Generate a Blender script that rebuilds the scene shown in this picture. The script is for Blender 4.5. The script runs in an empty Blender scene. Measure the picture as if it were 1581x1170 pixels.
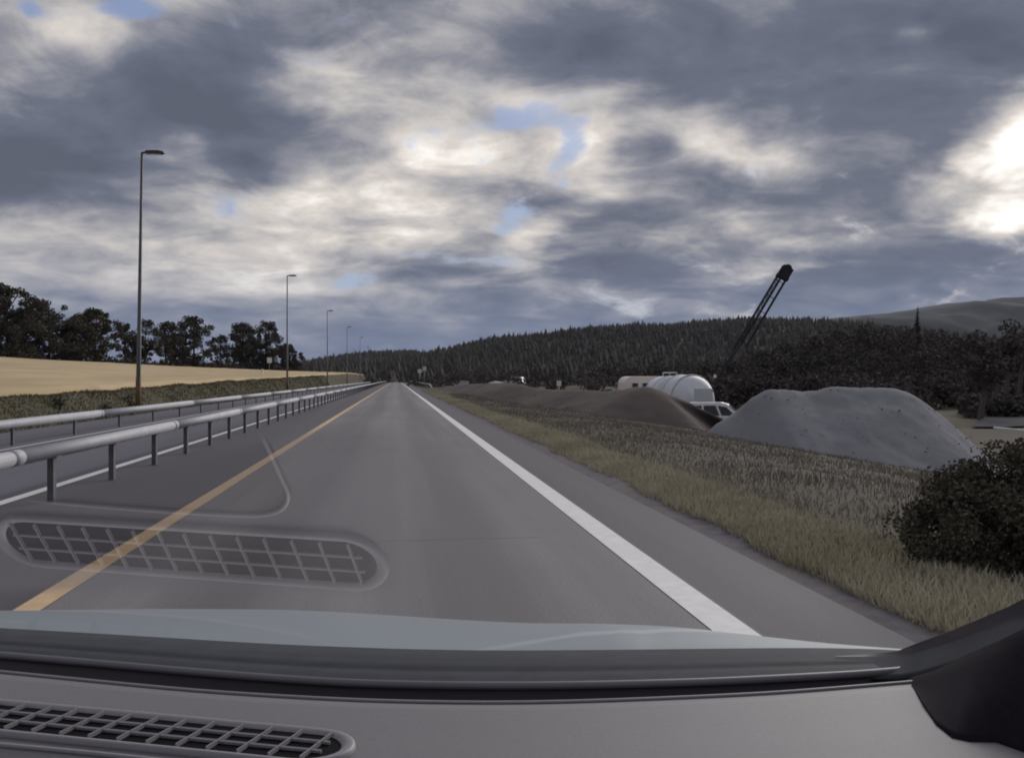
import bpy, bmesh, math, random
import numpy as np
from mathutils import Vector, Matrix

S = bpy.context.scene
COL = S.collection
R = math.radians
random.seed(7)
RNG = np.random.default_rng(11)

# ------------------------------------------------------------------ camera
F = 1300.0                      # focal length in photo pixels (photo 1581 wide)
YAW = math.atan(178.5 / F)      # the road runs along +Y; the lens looks a little to its right
EYE = Vector((0.0, 0.0, 1.28))
FWD = Vector((math.sin(YAW), math.cos(YAW), 0))
RGT = Vector((math.cos(YAW), -math.sin(YAW), 0))
UP = Vector((0, 0, 1))
cam = bpy.data.cameras.new('camera')
cam.sensor_width = 36.0
cam.lens = 36.0 * F / 1581.0
cam.clip_start = 0.02
cam.clip_end = 12000
camo = bpy.data.objects.new('camera', cam)
COL.objects.link(camo)
camo.location = EYE
camo.rotation_euler = (R(90), 0, -YAW)
S.camera = camo

# ------------------------------------------------------------------ render settings
S.view_settings.view_transform = 'Standard'
S.view_settings.look = 'None'
S.view_settings.gamma = 1.0
S.view_settings.use_curve_mapping = False
S.view_settings.exposure = 0.66
S.render.engine = 'CYCLES'
S.cycles.use_denoising = True
S.cycles.max_bounces = 5
S.cycles.transparent_max_bounces = 12
S.cycles.filter_width = 1.9
S.cycles.caustics_reflective = False
S.cycles.caustics_refractive = False

# ------------------------------------------------------------------ sun and sky
SUN_AZ = YAW + R(33)
SUN_EL = R(26)
sd = Vector((math.sin(SUN_AZ) * math.cos(SUN_EL), math.cos(SUN_AZ) * math.cos(SUN_EL), math.sin(SUN_EL)))
sun = bpy.data.lights.new('sun', 'SUN')
sun.energy = 1.5
sun.angle = R(40)
sun.color = (1.0, 0.965, 0.925)
suno = bpy.data.objects.new('sun', sun)
COL.objects.link(suno)
suno.rotation_euler = sd.to_track_quat('Z', 'Y').to_euler()
suno.location = (40, 60, 60)

W = bpy.data.worlds.new('World')
S.world = W
W.use_nodes = True


class NT:
    """small helper to write node trees"""
    def __init__(self, tree):
        self.t = tree
        self.n = tree.nodes
        self.l = tree.links

    def put(self, sock, v):
        if v is None:
            return
        if isinstance(v, bpy.types.NodeSocket):
            self.l.new(v, sock)
        else:
            sock.default_value = v

    def math(self, op, a, b=None, c=None, clamp=False):
        n = self.n.new('ShaderNodeMath')
        n.operation = op
        n.use_clamp = clamp
        for i, v in enumerate((a, b, c)):
            self.put(n.inputs[i], v)
        return n.outputs[0]

    def vmath(self, op, a, b=None):
        n = self.n.new('ShaderNodeVectorMath')
        n.operation = op
        self.put(n.inputs[0], a)
        self.put(n.inputs[1], b)
        return n.outputs[0]

    def noise(self, vec, scale, detail=4, rough=.55, dist=0.0, lac=2.0):
        n = self.n.new('ShaderNodeTexNoise')
        self.put(n.inputs['Vector'], vec)
        n.inputs['Scale'].default_value = scale
        n.inputs['Detail'].default_value = detail
        n.inputs['Roughness'].default_value = rough
        n.inputs['Distortion'].default_value = dist
        n.inputs['Lacunarity'].default_value = lac
        return n

    def mix(self, f, a, b):
        n = self.n.new('ShaderNodeMix')
        n.data_type = 'RGBA'
        self.put(n.inputs[0], f)
        self.put(n.inputs[6], a)
        self.put(n.inputs[7], b)
        return n.outputs[2]

    def ramp(self, f, stops, interp='LINEAR'):
        n = self.n.new('ShaderNodeValToRGB')
        n.color_ramp.interpolation = interp
        e = n.color_ramp.elements
        while len(e) < len(stops):
            e.new(0.5)
        for k, (p, c) in enumerate(stops):
            e[k].position = p
            e[k].color = (*c, 1)
        self.put(n.inputs[0], f)
        return n.outputs[0]

    def mrange(self, v, a, b, c=0.0, d=1.0, smooth=True):
        n = self.n.new('ShaderNodeMapRange')
        n.interpolation_type = 'SMOOTHSTEP' if smooth else 'LINEAR'
        self.put(n.inputs[0], v)
        for i, q in enumerate((a, b, c, d)):
            n.inputs[i + 1].default_value = q
        return n.outputs[0]

    def combine(self, x, y, z):
        n = self.n.new('ShaderNodeCombineXYZ')
        for i, v in enumerate((x, y, z)):
            self.put(n.inputs[i], v)
        return n.outputs[0]


def sky_dir(px, py):
    """azimuth and elevation of a cloud feature"""
    az = YAW + math.atan((px - 790.5) / F)
    el = math.atan2((585 - py) / F, math.sqrt(1 + ((px - 790.5) / F) ** 2))
    return az, el


def build_sky():
    t = NT(W.node_tree)
    t.n.clear()
    out = t.n.new('ShaderNodeOutputWorld')
    bg = t.n.new('ShaderNodeBackground')
    bg.inputs['Strength'].default_value = 0.1
    t.l.new(bg.outputs[0], out.inputs[0])
    sky = t.n.new('ShaderNodeTexSky')
    sky.sky_type = 'NISHITA'
    sky.sun_disc = False
    sky.sun_elevation = SUN_EL
    sky.sun_rotation = SUN_AZ
    tc = t.n.new('ShaderNodeTexCoord')
    d = t.vmath('NORMALIZE', tc.outputs['Generated'])
    sep = t.n.new('ShaderNodeSeparateXYZ')
    t.l.new(d, sep.inputs[0])
    x, y, z = sep.outputs
    zc = t.math('ADD', t.math('MAXIMUM', z, 0.0), 0.24)
    P = t.combine(t.math('DIVIDE', x, zc), t.math('DIVIDE', y, zc), 0.0)     # the cloud deck as a plane overhead
    az = t.math('ARCTAN2', x, y)
    el = t.math('ARCSINE', z)
    wn = t.noise(P, 1.15, 5, .55, .3)
    wsep = t.n.new('ShaderNodeSeparateColor')
    t.l.new(wn.outputs['Color'], wsep.inputs[0])
    azw = t.math('MULTIPLY_ADD', t.math('SUBTRACT', wsep.outputs[0], .5), .30, az)
    elw = t.math('MULTIPLY_ADD', t.math('SUBTRACT', wsep.outputs[1], .5), .15, el)
    Q = t.combine(azw, elw, 0.0)

    def field(blobs, base):
        acc = base
        for (px, py, rx, ry, w, *rot) in blobs:
            a0, e0 = sky_dir(px, py)
            m = t.n.new('ShaderNodeMapping')
            m.vector_type = 'TEXTURE'
            t.l.new(Q, m.inputs['Vector'])
            m.inputs['Location'].default_value = (a0, e0, 0)
            m.inputs['Rotation'].default_value = (0, 0, R(rot[0]) if rot else 0)
            m.inputs['Scale'].default_value = (rx * 1.5 / F, ry * 1.5 / F, 1)
            g = t.n.new('ShaderNodeTexGradient')
            g.gradient_type = 'SPHERICAL'
            t.l.new(m.outputs[0], g.inputs[0])
            acc = t.math('MULTIPLY_ADD', t.mrange(g.outputs['Fac'], 0, 1), w, acc)
        return acc

    n1 = t.noise(P, 1.5, 7, .55, .6).outputs['Fac']
    n2 = t.noise(t.vmath('MULTIPLY', P, (1.0, 1.25, 1)), 3.4, 7, .56, .7).outputs['Fac']
    n3 = t.noise(t.combine(az, t.math('MULTIPLY', el, 1.9), 0), 9.0, 9, .64, .5).outputs['Fac']
    bil = t.math('ABSOLUTE', t.math('SUBTRACT', t.noise(P, 2.6, 6, .6, .4).outputs['Fac'], .5))
    base = t.math('MULTIPLY_ADD', t.math('SUBTRACT', n1, .5), .80, .455)
    base = t.math('MULTIPLY_ADD', t.math('SUBTRACT', n2, .5), .80, base)
    base = t.math('MULTIPLY_ADD', t.math('SUBTRACT', n3, .5), .52, base)
    base = t.math('MULTIPLY_ADD', t.math('SUBTRACT', .08, bil), .55, base)
    lum = field([
        # dark masses
        (150, 180, 260, 95, -.30, 8), (330, 225, 120, 100, -.36, -25), (50, 250, 130, 70, -.28), (360, 300, 60, 40, -.22, -35),
        (1150, 80, 280, 120, -.24, 10), (880, 65, 95, 55, -.26), (1340, 160, 210, 120, -.25, -20), (1500, 60, 130, 110, -.22),
        (560, 30, 240, 60, -.20), (960, 398, 160, 34, -.32), (1240, 290, 170, 50, -.20), (1060, 310, 130, 40, -.20),
        (880, 310, 85, 30, -.26), (370, 40, 90, 70, -.18), (700, 420, 130, 22, -.22), (170, 310, 200, 50, -.10), (1380, 400, 200, 50, -.14),
        # light breaks
        (690, 235, 190, 62, .25, 10), (890, 225, 70, 75, .42, 35), (530, 300, 220, 60, .17), (410, 350, 190, 70, .16, -15),
        (660, 335, 170, 30, .24), (1040, 185, 190, 36, .32, -14), (1560, 212, 84, 62, .95, 30), (1575, 318, 60, 34, .55), (1540, 285, 50, 14, -.22), (1550, 352, 70, 14, -.15), (1500, 300, 30, 70, -.12),
        (1120, 228, 110, 24, .26, -10), (100, 42, 70, 34, .30), (290, 234, 40, 22, .36), (470, 425, 190, 40, .18),
        (835, 365, 28, 100, .28, -38), (1350, 52, 40, 20, .30), (1240, 375, 60, 14, .26), (640, 60, 140, 46, .18, 20),
        (100, 420, 170, 26, .16), (250, 380, 240, 90, .17), (60, 320, 120, 40, .08), (790, 155, 70, 24, .30), (560, 140, 130, 50, .10),
    ], base)
    cloud = t.ramp(lum, [(0.0, (.092, .103, .142)), (.26, (.130, .145, .193)), (.42, (.222, .228, .268)), (.58, (.385, .375, .385)),
                         (.78, (.64, .59, .55)), (1.0, (1.05, 1.0, .94))])
    # the lowest sky turns blue grey
    low = t.mrange(el, R(10), R(1), 0, .74)
    cloud = t.mix(low, cloud, (.118, .160, .275, 1))
    # gaps of blue
    hole = field([
        (795, 175, 84, 34, .62, 6), (735, 196, 70, 22, .40, 4), (858, 232, 36, 56, .62, 10), (545, 415, 66, 24, .6), (715, 385, 90, 16, .5), (190, 6, 60, 18, .5),
        (15, 8, 30, 16, .45), (800, 345, 34, 44, .42), (930, 475, 300, 30, .2), (1130, 440, 160, 22, .15), (1400, 100, 260, 90, -.6),
    ], t.math('MULTIPLY_ADD', t.math('SUBTRACT', n3, .52), 2.1, t.math('MULTIPLY', t.math('SUBTRACT', n2, .5), 1.2)))
    hole = t.mrange(hole, .15, .64, 0, .85)
    blue = t.mix(.25, (1.30, 1.72, 3.05, 1), sky.outputs[0])
    cl10 = t.n.new('ShaderNodeVectorMath')
    cl10.operation = 'SCALE'
    t.l.new(cloud, cl10.inputs[0])
    cl10.inputs['Scale'].default_value = 7.5
    col = t.mix(hole, cl10.outputs[0], blue)
    t.l.new(col, bg.inputs['Color'])
    W.cycles.sampling_method = 'MANUAL'
    W.cycles.sample_map_resolution = 512


build_sky()


# ------------------------------------------------------------------ helpers
def at(px, py, d):
    """point that lies d metres along the lens axis, seen at photo pixel px, py"""
    px, py, d = float(px), float(py), float(d)
    return EYE + d * (FWD + RGT * ((px - 790.5) / F) + UP * ((585 - py) / F))


def at_z(px, py, z):
    return at(px, py, (EYE.z - z) * F / (py - 585))


def tag(o, label=None, cat=None, group=None, kind=None):
    if label: o['label'] = label
    if cat: o['category'] = cat
    if group: o['group'] = group
    if kind: o['kind'] = kind
    return o


def empty(name, loc=(0, 0, 0), rz=0.0, label=None, cat=None, group=None):
    o = bpy.data.objects.new(name, None)
    COL.objects.link(o)
    o.location = loc
    o.rotation_euler = (0, 0, rz)
    o.empty_display_size = .2
    return tag(o, label, cat, group)


def link_mesh(name, me, mat, parent=None, smooth=False):
    if mat is not None and not me.materials:
        for m in (mat if isinstance(mat, (list, tuple)) else [mat]):
            me.materials.append(m)
    o = bpy.data.objects.new(name, me)
    COL.objects.link(o)
    if parent: o.parent = parent
    if smooth:
        me.polygons.foreach_set('use_smooth', [True] * len(me.polygons))
    return o


def np_mesh(name, v, faces, mat, parent=None, smooth=False):
    """v: n x 3, faces: m x 3 or m x 4"""
    v = np.asarray(v, dtype=np.float32)
    fa = np.asarray(faces, dtype=np.int32)
    me = bpy.data.meshes.new(name)
    me.vertices.add(len(v))
    me.vertices.foreach_set('co', v.ravel())
    k = fa.shape[1]
    me.loops.add(fa.size)
    me.loops.foreach_set('vertex_index', fa.ravel())
    me.polygons.add(len(fa))
    me.polygons.foreach_set('loop_start', np.arange(0, fa.size, k, dtype=np.int32))
    me.update(calc_edges=True)
    return link_mesh(name, me, mat, parent, smooth)


class MB:
    """collects simple shapes into one mesh"""
    def __init__(self):
        self.v = []
        self.f = []

    def add(self, vs, fs):
        b = len(self.v)
        self.v += [tuple(p) for p in vs]
        self.f += [tuple(i + b for i in f) for f in fs]
        return self

    def box(self, c, s, M=None):
        hx, hy, hz = s[0] / 2, s[1] / 2, s[2] / 2
        vs = [Vector((x, y, z)) for z in (-hz, hz) for y in (-hy, hy) for x in (-hx, hx)]
        if M: vs = [M @ p for p in vs]
        vs = [p + Vector(c) for p in vs]
        return self.add(vs, [(0, 2, 3, 1), (4, 5, 7, 6), (0, 1, 5, 4), (2, 6, 7, 3), (0, 4, 6, 2), (1, 3, 7, 5)])

    def tube(self, pts, rads, n=8, cap=True):
        pts = [Vector(p) for p in pts]
        if not isinstance(rads, (list, tuple)): rads = [rads] * len(pts)
        vs, fs = [], []
        for i, p in enumerate(pts):
            a = pts[max(i - 1, 0)]
            b = pts[min(i + 1, len(pts) - 1)]
            t = (b - a).normalized()
            ref = Vector((0, 0, 1)) if abs(t.z) < .9 else Vector((1, 0, 0))
            u = t.cross(ref).normalized()
            w = u.cross(t)
            for k in range(n):
                an = 2 * math.pi * k / n
                vs.append(p + rads[i] * (math.cos(an) * u + math.sin(an) * w))
        for i in range(len(pts) - 1):
            for k in range(n):
                k2 = (k + 1) % n
                fs.append((i * n + k, i * n + k2, (i + 1) * n + k2, (i + 1) * n + k))
        if cap:
            fs.append(tuple(range(n - 1, -1, -1)))
            fs.append(tuple((len(pts) - 1) * n + k for k in range(n)))
        return self.add(vs, fs)

    def grid(self, rows):
        """rows: list of equally long lists of points"""
        m = len(rows[0])
        vs = [p for r in rows for p in r]
        fs = [(i * m + j, i * m + j + 1, (i + 1) * m + j + 1, (i + 1) * m + j) for i in range(len(rows) - 1) for j in range(m - 1)]
        return self.add(vs, fs)

    def prism(self, prof, axis, a, b):
        """closed profile swept along an axis: axis 'x' -> prof is (y, z); 'y' -> (x, z)"""
        def P(q, h):
            return (h, q[0], q[1]) if axis == 'x' else ((q[0], h, q[1]) if axis == 'y' else (q[0], q[1], h))
        n = len(prof)
        vs = [P(q, a) for q in prof] + [P(q, b) for q in prof]
        fs = [(i, (i + 1) % n, n + (i + 1) % n, n + i) for i in range(n)]
        fs += [tuple(range(n - 1, -1, -1)), tuple(range(n, 2 * n))]
        return self.add(vs, fs)

    def build(self, name, mat, parent=None, smooth=False, bevel=0.0, fix=True):
        me = bpy.data.meshes.new(name)
        me.from_pydata([tuple(p) for p in self.v], [], self.f)
        if fix or bevel:
            bm = bmesh.new()
            bm.from_mesh(me)
            bmesh.ops.recalc_face_normals(bm, faces=bm.faces)
            if bevel:
                bmesh.ops.bevel(bm, geom=list(bm.edges), offset=bevel, segments=2, affect='EDGES', profile=.5)
            bm.to_mesh(me)
            bm.free()
        me.update()
        return link_mesh(name, me, mat, parent, smooth)


def smooth01(t):
    t = np.clip(t, 0, 1)
    return t * t * (3 - 2 * t)


def interp(x, pts):
    xs, ys = zip(*pts)
    return np.interp(x, xs, ys)


def fbm2(x, y, seed=0, octaves=4, base=1.0):
    """cheap value noise, numpy"""
    x = np.asarray(x, float); y = np.asarray(y, float)
    tot = np.zeros(np.broadcast(x, y).shape)
    amp, fr, norm = 1.0, base, 0
    for o in range(octaves):
        xi = np.floor(x * fr); yi = np.floor(y * fr)
        fx = smooth01(x * fr - xi); fy = smooth01(y * fr - yi)
        def h(a, b):
            s = np.sin(a * 127.1 + b * 311.7 + (seed + o) * 74.7) * 43758.5453
            return s - np.floor(s)
        v = (h(xi, yi) * (1 - fx) + h(xi + 1, yi) * fx) * (1 - fy) + (h(xi, yi + 1) * (1 - fx) + h(xi + 1, yi + 1) * fx) * fy
        tot += amp * (v - .5)
        norm += amp
        amp *= .5; fr *= 2
    return tot / norm * 2


# ------------------------------------------------------------------ materials
def mat(name, c1, c2=None, rough=.8, scale=3.0, detail=5, c3=None, bump=0.0, bscale=None, metal=0.0, spec=.5, coords='Object', stretch=None, coat=0.0):
    m = bpy.data.materials.new(name)
    m.use_nodes = True
    t = NT(m.node_tree)
    b = t.n['Principled BSDF']
    b.inputs['Roughness'].default_value = rough
    b.inputs['Metallic'].default_value = metal
    b.inputs['Specular IOR Level'].default_value = spec
    b.inputs['Coat Weight'].default_value = coat
    if coords == 'World':
        g = t.n.new('ShaderNodeNewGeometry')
        vec = g.outputs['Position']
    else:
        tc = t.n.new('ShaderNodeTexCoord')
        vec = tc.outputs[coords]
    if stretch: vec = t.vmath('MULTIPLY', vec, stretch)
    if c2 is None:
        c2 = tuple(x * .82 for x in c1)
    f = t.noise(vec, scale, detail, .6, .2).outputs['Fac']
    f = t.mrange(f, .34, .66)
    col = t.mix(f, (*c1, 1), (*c2, 1))
    if c3:
        f2 = t.mrange(t.noise(vec, scale * .23, 4, .6, .4).outputs['Fac'], .45, .62, 0, .8)
        col = t.mix(f2, col, (*c3, 1))
    t.l.new(col, b.inputs['Base Color'])
    if bump:
        bn = t.n.new('ShaderNodeBump')
        bn.inputs['Strength'].default_value = bump
        bn.inputs['Distance'].default_value = .02
        t.l.new(t.noise(vec, bscale or scale * 6, 6, .65).outputs['Fac'], bn.inputs['Height'])
        t.l.new(bn.outputs[0], b.inputs['Normal'])
    return m


def asphalt(name, c1, c2, tracks=True):
    m = bpy.data.materials.new(name)
    m.use_nodes = True
    t = NT(m.node_tree)
    b = t.n['Principled BSDF']
    g = t.n.new('ShaderNodeNewGeometry')
    pos = g.outputs['Position']
    sep = t.n.new('ShaderNodeSeparateXYZ')
    t.l.new(pos, sep.inputs[0])
    grain = t.noise(pos, 55, 5, .7).outputs['Fac']
    streak = t.noise(t.vmath('MULTIPLY', pos, (1.6, .035, 1)), 1.0, 5, .55).outputs['Fac']
    blot = t.noise(t.vmath('MULTIPLY', pos, (1, .3, 1)), .5, 5, .6, .4).outputs['Fac']
    f = t.math('MULTIPLY_ADD', t.math('SUBTRACT', streak, .5), 1.5, .5)
    f = t.math('MULTIPLY_ADD', t.math('SUBTRACT', blot, .5), .8, f)
    f = t.math('MULTIPLY_ADD', t.math('SUBTRACT', grain, .5), 1.5, f)
    if tracks:
        for xc, w in ((-1.0, -.34), (.62, -.34), (-.18, .18)):
            q = t.math('DIVIDE', t.math('SUBTRACT', sep.outputs[0], xc), .42)
            q = t.math('EXPONENT', t.math('MULTIPLY', t.math('MULTIPLY', q, q), -1.0))
            f = t.math('MULTIPLY_ADD', q, w, f)
    col = t.mix(t.mrange(f, .1, .9, smooth=False), (*c1, 1), (*c2, 1))
    if tracks:
        # the lane itself is laid in a paler, newer mix than both shoulders
        ln = t.math('MULTIPLY', t.mrange(sep.outputs[0], -2.12, -2.06), t.mrange(sep.outputs[0], 1.84, 1.78))
        col = t.mix(ln, t.mix(t.mrange(f, .1, .9, smooth=False), (.076, .072, .082, 1), (.110, .104, .117, 1)), col)
    st = t.mrange(t.noise(t.vmath('MULTIPLY', pos, (1.3, .22, 1)), .9, 6, .65, .5).outputs['Fac'], .60, .74, 0, .38)
    col = t.mix(st, col, (.085, .082, .086, 1))
    if tracks:
        # sawn joint across the lane and a patch seam
        jy = t.math('ABSOLUTE', t.math('SUBTRACT', t.math('MULTIPLY_ADD', t.noise(pos, 3, 2).outputs['Fac'], .05, sep.outputs[1]), 6.75))
        j = t.math('MULTIPLY', t.math('LESS_THAN', jy, .012), t.math('GREATER_THAN', sep.outputs[0], -.45))
        j = t.math('MULTIPLY', j, t.math('LESS_THAN', sep.outputs[0], 1.15))
        col = t.mix(t.math('MULTIPLY', j, .5), col, (.035, .035, .035, 1))
    t.l.new(col, b.inputs['Base Color'])
    b.inputs['Roughness'].default_value = .72
    b.inputs['Specular IOR Level'].default_value = .22
    bn = t.n.new('ShaderNodeBump')
    bn.inputs['Strength'].default_value = .35
    bn.inputs['Distance'].default_value = .01
    t.l.new(grain, bn.inputs['Height'])
    t.l.new(bn.outputs[0], b.inputs['Normal'])
    return m


M = {}
M['road'] = asphalt('asphalt', (.135, .130, .137), (.225, .218, .225))
M['road2'] = asphalt('worn_asphalt', (.100, .094, .115), (.155, .147, .175), tracks=False)
M['white_line'] = mat('white_road_paint', (.74, .73, .74), (.66, .65, .66), .7, 9, coords='World', c3=(.68, .67, .68), spec=.2)
M['yellow_line'] = mat('yellow_road_paint', (.64, .45, .27), (.54, .385, .235), .7, 9, coords='World', c3=(.58, .43, .28), spec=.2)
M['soil'] = mat('verge_soil', (.135, .118, .075), (.095, .085, .058), .95, .6, 6, c3=(.15, .14, .10), bump=.6, bscale=5, coords='World', spec=.06)
M['gravel_edge'] = mat('gravel_shoulder', (.165, .152, .172), (.125, .115, .130), .95, 6, 6, c3=(.16, .145, .135), bump=.5, bscale=30, coords='World', spec=.06)
M['barley'] = mat('ripe_barley', (.56, .44, .28), (.47, .365, .23), .95, .35, 6, c3=(.42, .335, .21), bump=.8, bscale=3, coords='World', stretch=(1.0, .35, 1), spec=.06)
M['grass'] = mat('dry_verge_grass', (.52, .475, .365), (.42, .385, .29), .9, .8, 4, c3=(.37, .345, .25), coords='World', spec=.06)
M['grass_dark'] = mat('bank_grass', (.105, .095, .066), (.078, .073, .052), .95, .7, 5, c3=(.12, .105, .075), bump=.8, bscale=4, coords='World', spec=.06)
M['steel'] = mat('galvanised_steel', (.40, .40, .43), (.34, .34, .37), .62, 4, 5, metal=.1, c3=(.36, .36, .38))
M['post_steel'] = mat('weathered_post_steel', (.12, .12, .13), (.085, .085, .092), .6, 5, metal=.2)
M['lamp_pole'] = mat('lamp_pole_steel', (.11, .11, .12), (.085, .085, .095), .5, 2, metal=.3)
M['rust'] = mat('rusty_pole_foot', (.20, .12, .06), (.13, .085, .05), .8, 3)
M['lamp_head'] = mat('lamp_head_casing', (.035, .035, .04), (.028, .028, .032), .5)
M['glass_lamp'] = mat('lamp_lens', (.30, .30, .30), (.25, .25, .25), .2)
M['leaf'] = mat('dark_leaves', (.090, .086, .072), (.058, .057, .050), .8, .5, 4, c3=(.10, .09, .07), spec=.06)
M['leaf2'] = mat('olive_leaves', (.094, .089, .060), (.058, .056, .042), .8, .5, 4, c3=(.10, .09, .062), spec=.06)
M['spruce'] = mat('spruce_needles', (.062, .058, .055), (.052, .050, .049), .85, .02, 5, c3=(.068, .061, .056), coords='World', spec=.06)
M['scrub'] = mat('bare_scrub', (.105, .092, .088), (.080, .073, .071), .9, .05, 5, c3=(.112, .095, .089), coords='World', spec=.06)
M['bark'] = mat('bark', (.05, .042, .036), (.035, .03, .027), .9, 6, spec=.06)
M['pale_bark'] = mat('pale_bark', (.13, .112, .095), (.09, .08, .07), .9, 3, stretch=(1, 1, .3), spec=.06)
M['hill'] = mat('forest_floor', (.038, .036, .034), (.032, .031, .030), .95, .03, coords='World', c3=(.048, .042, .036), spec=.06)
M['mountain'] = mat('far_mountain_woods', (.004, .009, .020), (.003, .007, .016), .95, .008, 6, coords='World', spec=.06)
M['brown_soil'] = mat('brown_soil', (.125, .106, .100), (.098, .084, .080), .95, .35, 6, c3=(.14, .118, .11), bump=1.0, bscale=3, coords='World', spec=.06)
M['grey_gravel'] = mat('grey_gravel', (.232, .235, .260), (.198, .200, .222), .95, .6, 6, c3=(.25, .252, .272), bump=1.0, bscale=6, coords='World', spec=.06)
M['white_metal'] = mat('white_painted_steel', (.70, .72, .76), (.62, .64, .68), .45, 1.2, c3=(.55, .56, .58))
M['white_metal2'] = mat('white_tank_panel', (.60, .62, .66), (.55, .57, .61), .5, 1.0)
M['cream'] = mat('cream_pink_shell', (.82, .72, .66), (.74, .64, .58), .5, 1.5)
M['dark_glass'] = mat('dark_window_glass', (.02, .022, .026), (.016, .018, .02), .08)
M['car_white'] = mat('white_car_paint', (.74, .75, .77), (.68, .69, .71), .3, 1, coat=.4)
M['car_silver'] = mat('silver_car_paint', (.50, .50, .52), (.44, .44, .46), .3, 1, metal=.3, coat=.4)
M['tyre'] = mat('tyre_rubber', (.02, .02, .02), (.03, .03, .03), .9)
M['rim'] = mat('wheel_rim', (.45, .45, .46), None, .35, metal=.6)
M['red_lens'] = mat('red_lens', (.35, .03, .02), None, .2)
M['clear_lens'] = mat('clear_lens', (.70, .70, .68), None, .15)
M['rig'] = mat('dark_rig_steel', (.040, .040, .046), (.030, .030, .036), .7, 2, spec=.15)
M['sign_face'] = mat('sign_face', (.68, .68, .68), (.6, .6, .6), .5)
M['sign_back'] = mat('sign_back', (.35, .35, .36), None, .5, metal=.3)
M['concrete'] = mat('pale_concrete', (.50, .49, .47), (.42, .41, .39), .9, 3, spec=.06)
M['house_wall'] = mat('white_house_boards', (.72, .72, .70), (.64, .64, .62), .8, 1)
M['house_roof'] = mat('dark_house_roof', (.07, .06, .06), (.05, .045, .045), .9, 1)
# the car the picture is taken from
M['dash'] = mat('grey_dashboard_plastic', (.175, .165, .178), (.155, .148, .160), .62, 260, 3, bump=.12, bscale=900, spec=.35, c3=(.165, .157, .17))
M['trim_light'] = mat('vent_rim_plastic', (.24, .228, .245), (.22, .21, .225), .5, 200, bump=.05, bscale=900)
M['shaft_shade'] = mat('painted_shaft_shade', (.010, .009, .012), (.008, .007, .009), .9, spec=.1)
M['pillar'] = mat('dark_pillar_plastic', (.016, .013, .020), (.013, .011, .016), .8, 150, bump=.1, bscale=700, spec=.08)
M['cowl'] = mat('cowl_plastic', (.056, .059, .070), (.047, .049, .058), .75, 30, c3=(.05, .053, .062), spec=.06)
M['seal'] = mat('windscreen_seal', (.15, .145, .165), (.13, .125, .145), .5)
M['frit'] = mat('black_frit', (.022, .016, .022), (.016, .012, .016), .5, spec=.3)
M['bonnet'] = mat('pale_blue_grey_car_paint', (.232, .272, .308), (.222, .258, .292), .42, 1.5, metal=.15, coat=.25)


# ------------------------------------------------------------------ terrain
def lamp_base_z(y):
    return .72 + .01 * (np.clip(y, -40, 260) - 41)


def field_limit(y):
    """how far to the left the barley reaches at each distance along the road"""
    return interp(y, [(-50, -58), (120, -54), (170, -44), (235, -31), (300, -22), (380, -16), (460, -14.5)])


def terrain(x, y):
    x = np.asarray(x, float); y = np.asarray(y, float)
    z = np.full(np.broadcast(x, y).shape, -.05)
    # right of the road
    pit = smooth01((y + 10) / 12) * (1 - smooth01((y - 95) / 35))
    hump = .08 * np.exp(-((x - 3.4) / .6) ** 2) * (x > 2.45)
    bank = -1.65 * smooth01((x - 3.6) / 16.0) * pit
    nz = fbm2(x, y, 3, 4, .25) * .18 * smooth01((x - 2.8) / 3)
    zr = -.05 + hump + bank + nz
    rise = smooth01((x - 60) / 60) * 2.0
    zr = zr + rise
    # left of the road
    u = -x
    zb = lamp_base_z(y)
    zl = np.where(u < 11.8, -.05 - .075 * np.clip(u - 4.3, 0, 5) , 0)
    up = smooth01((u - 11.75) / 1.9)
    zbank = -.43 + (zb + .43) * up
    ftop = 4.3
    zfield = zb + (ftop - zb) * np.clip((u - 13.65) / 46.0, 0, 1) + .02 * np.clip(u - 60, 0, 300)
    zleft = np.where(u < 11.75, zl, np.where(u < 13.65, zbank, zfield))
    zleft = zleft + fbm2(x, y, 5, 3, .3) * .12 * smooth01((u - 12.0) / 1.0)
    far = smooth01((y - 420) / 200)
    zleft = zleft * (1 - far) + 1.0 * far * smooth01((u - 9) / 20) - .05 * far
    z = np.where(x > 2.45, zr, np.where(x < -4.2, zleft, z))
    return z


def axis(*segs):
    out = []
    for a, b, n in segs:
        out += list(np.linspace(a, b, n, endpoint=False))
    out.append(segs[-1][1])
    return np.array(out)


def sheet(name, xs, ys, zfun, m, smooth=True):
    X, Y = np.meshgrid(xs, ys)
    Z = zfun(X, Y)
    v = np.stack([X, Y, Z], -1).reshape(-1, 3)
    nx, ny = len(xs), len(ys)
    i = np.arange(nx * ny).reshape(ny, nx)
    f = np.stack([i[:-1, :-1], i[:-1, 1:], i[1:, 1:], i[1:, :-1]], -1).reshape(-1, 4)
    o = np_mesh(name, v, f, m, None, smooth)
    tag(o, kind='structure')
    return o


gx = axis((-4000, -400, 10), (-400, -90, 12), (-90, -14, 26), (-14, -11, 16), (-11, -9, 3), (-9, -3, 6), (-3, 2.4, 3), (2.4, 10, 27), (10, 40, 30), (40, 120, 20), (120, 400, 10), (400, 4000, 10))
gy = axis((-200, -12, 8), (-12, 50, 90), (50, 140, 60), (140, 460, 50), (460, 1000, 14), (1000, 6000, 14))
sheet('ground', gx, gy, terrain, M['grass_dark'])

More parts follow.
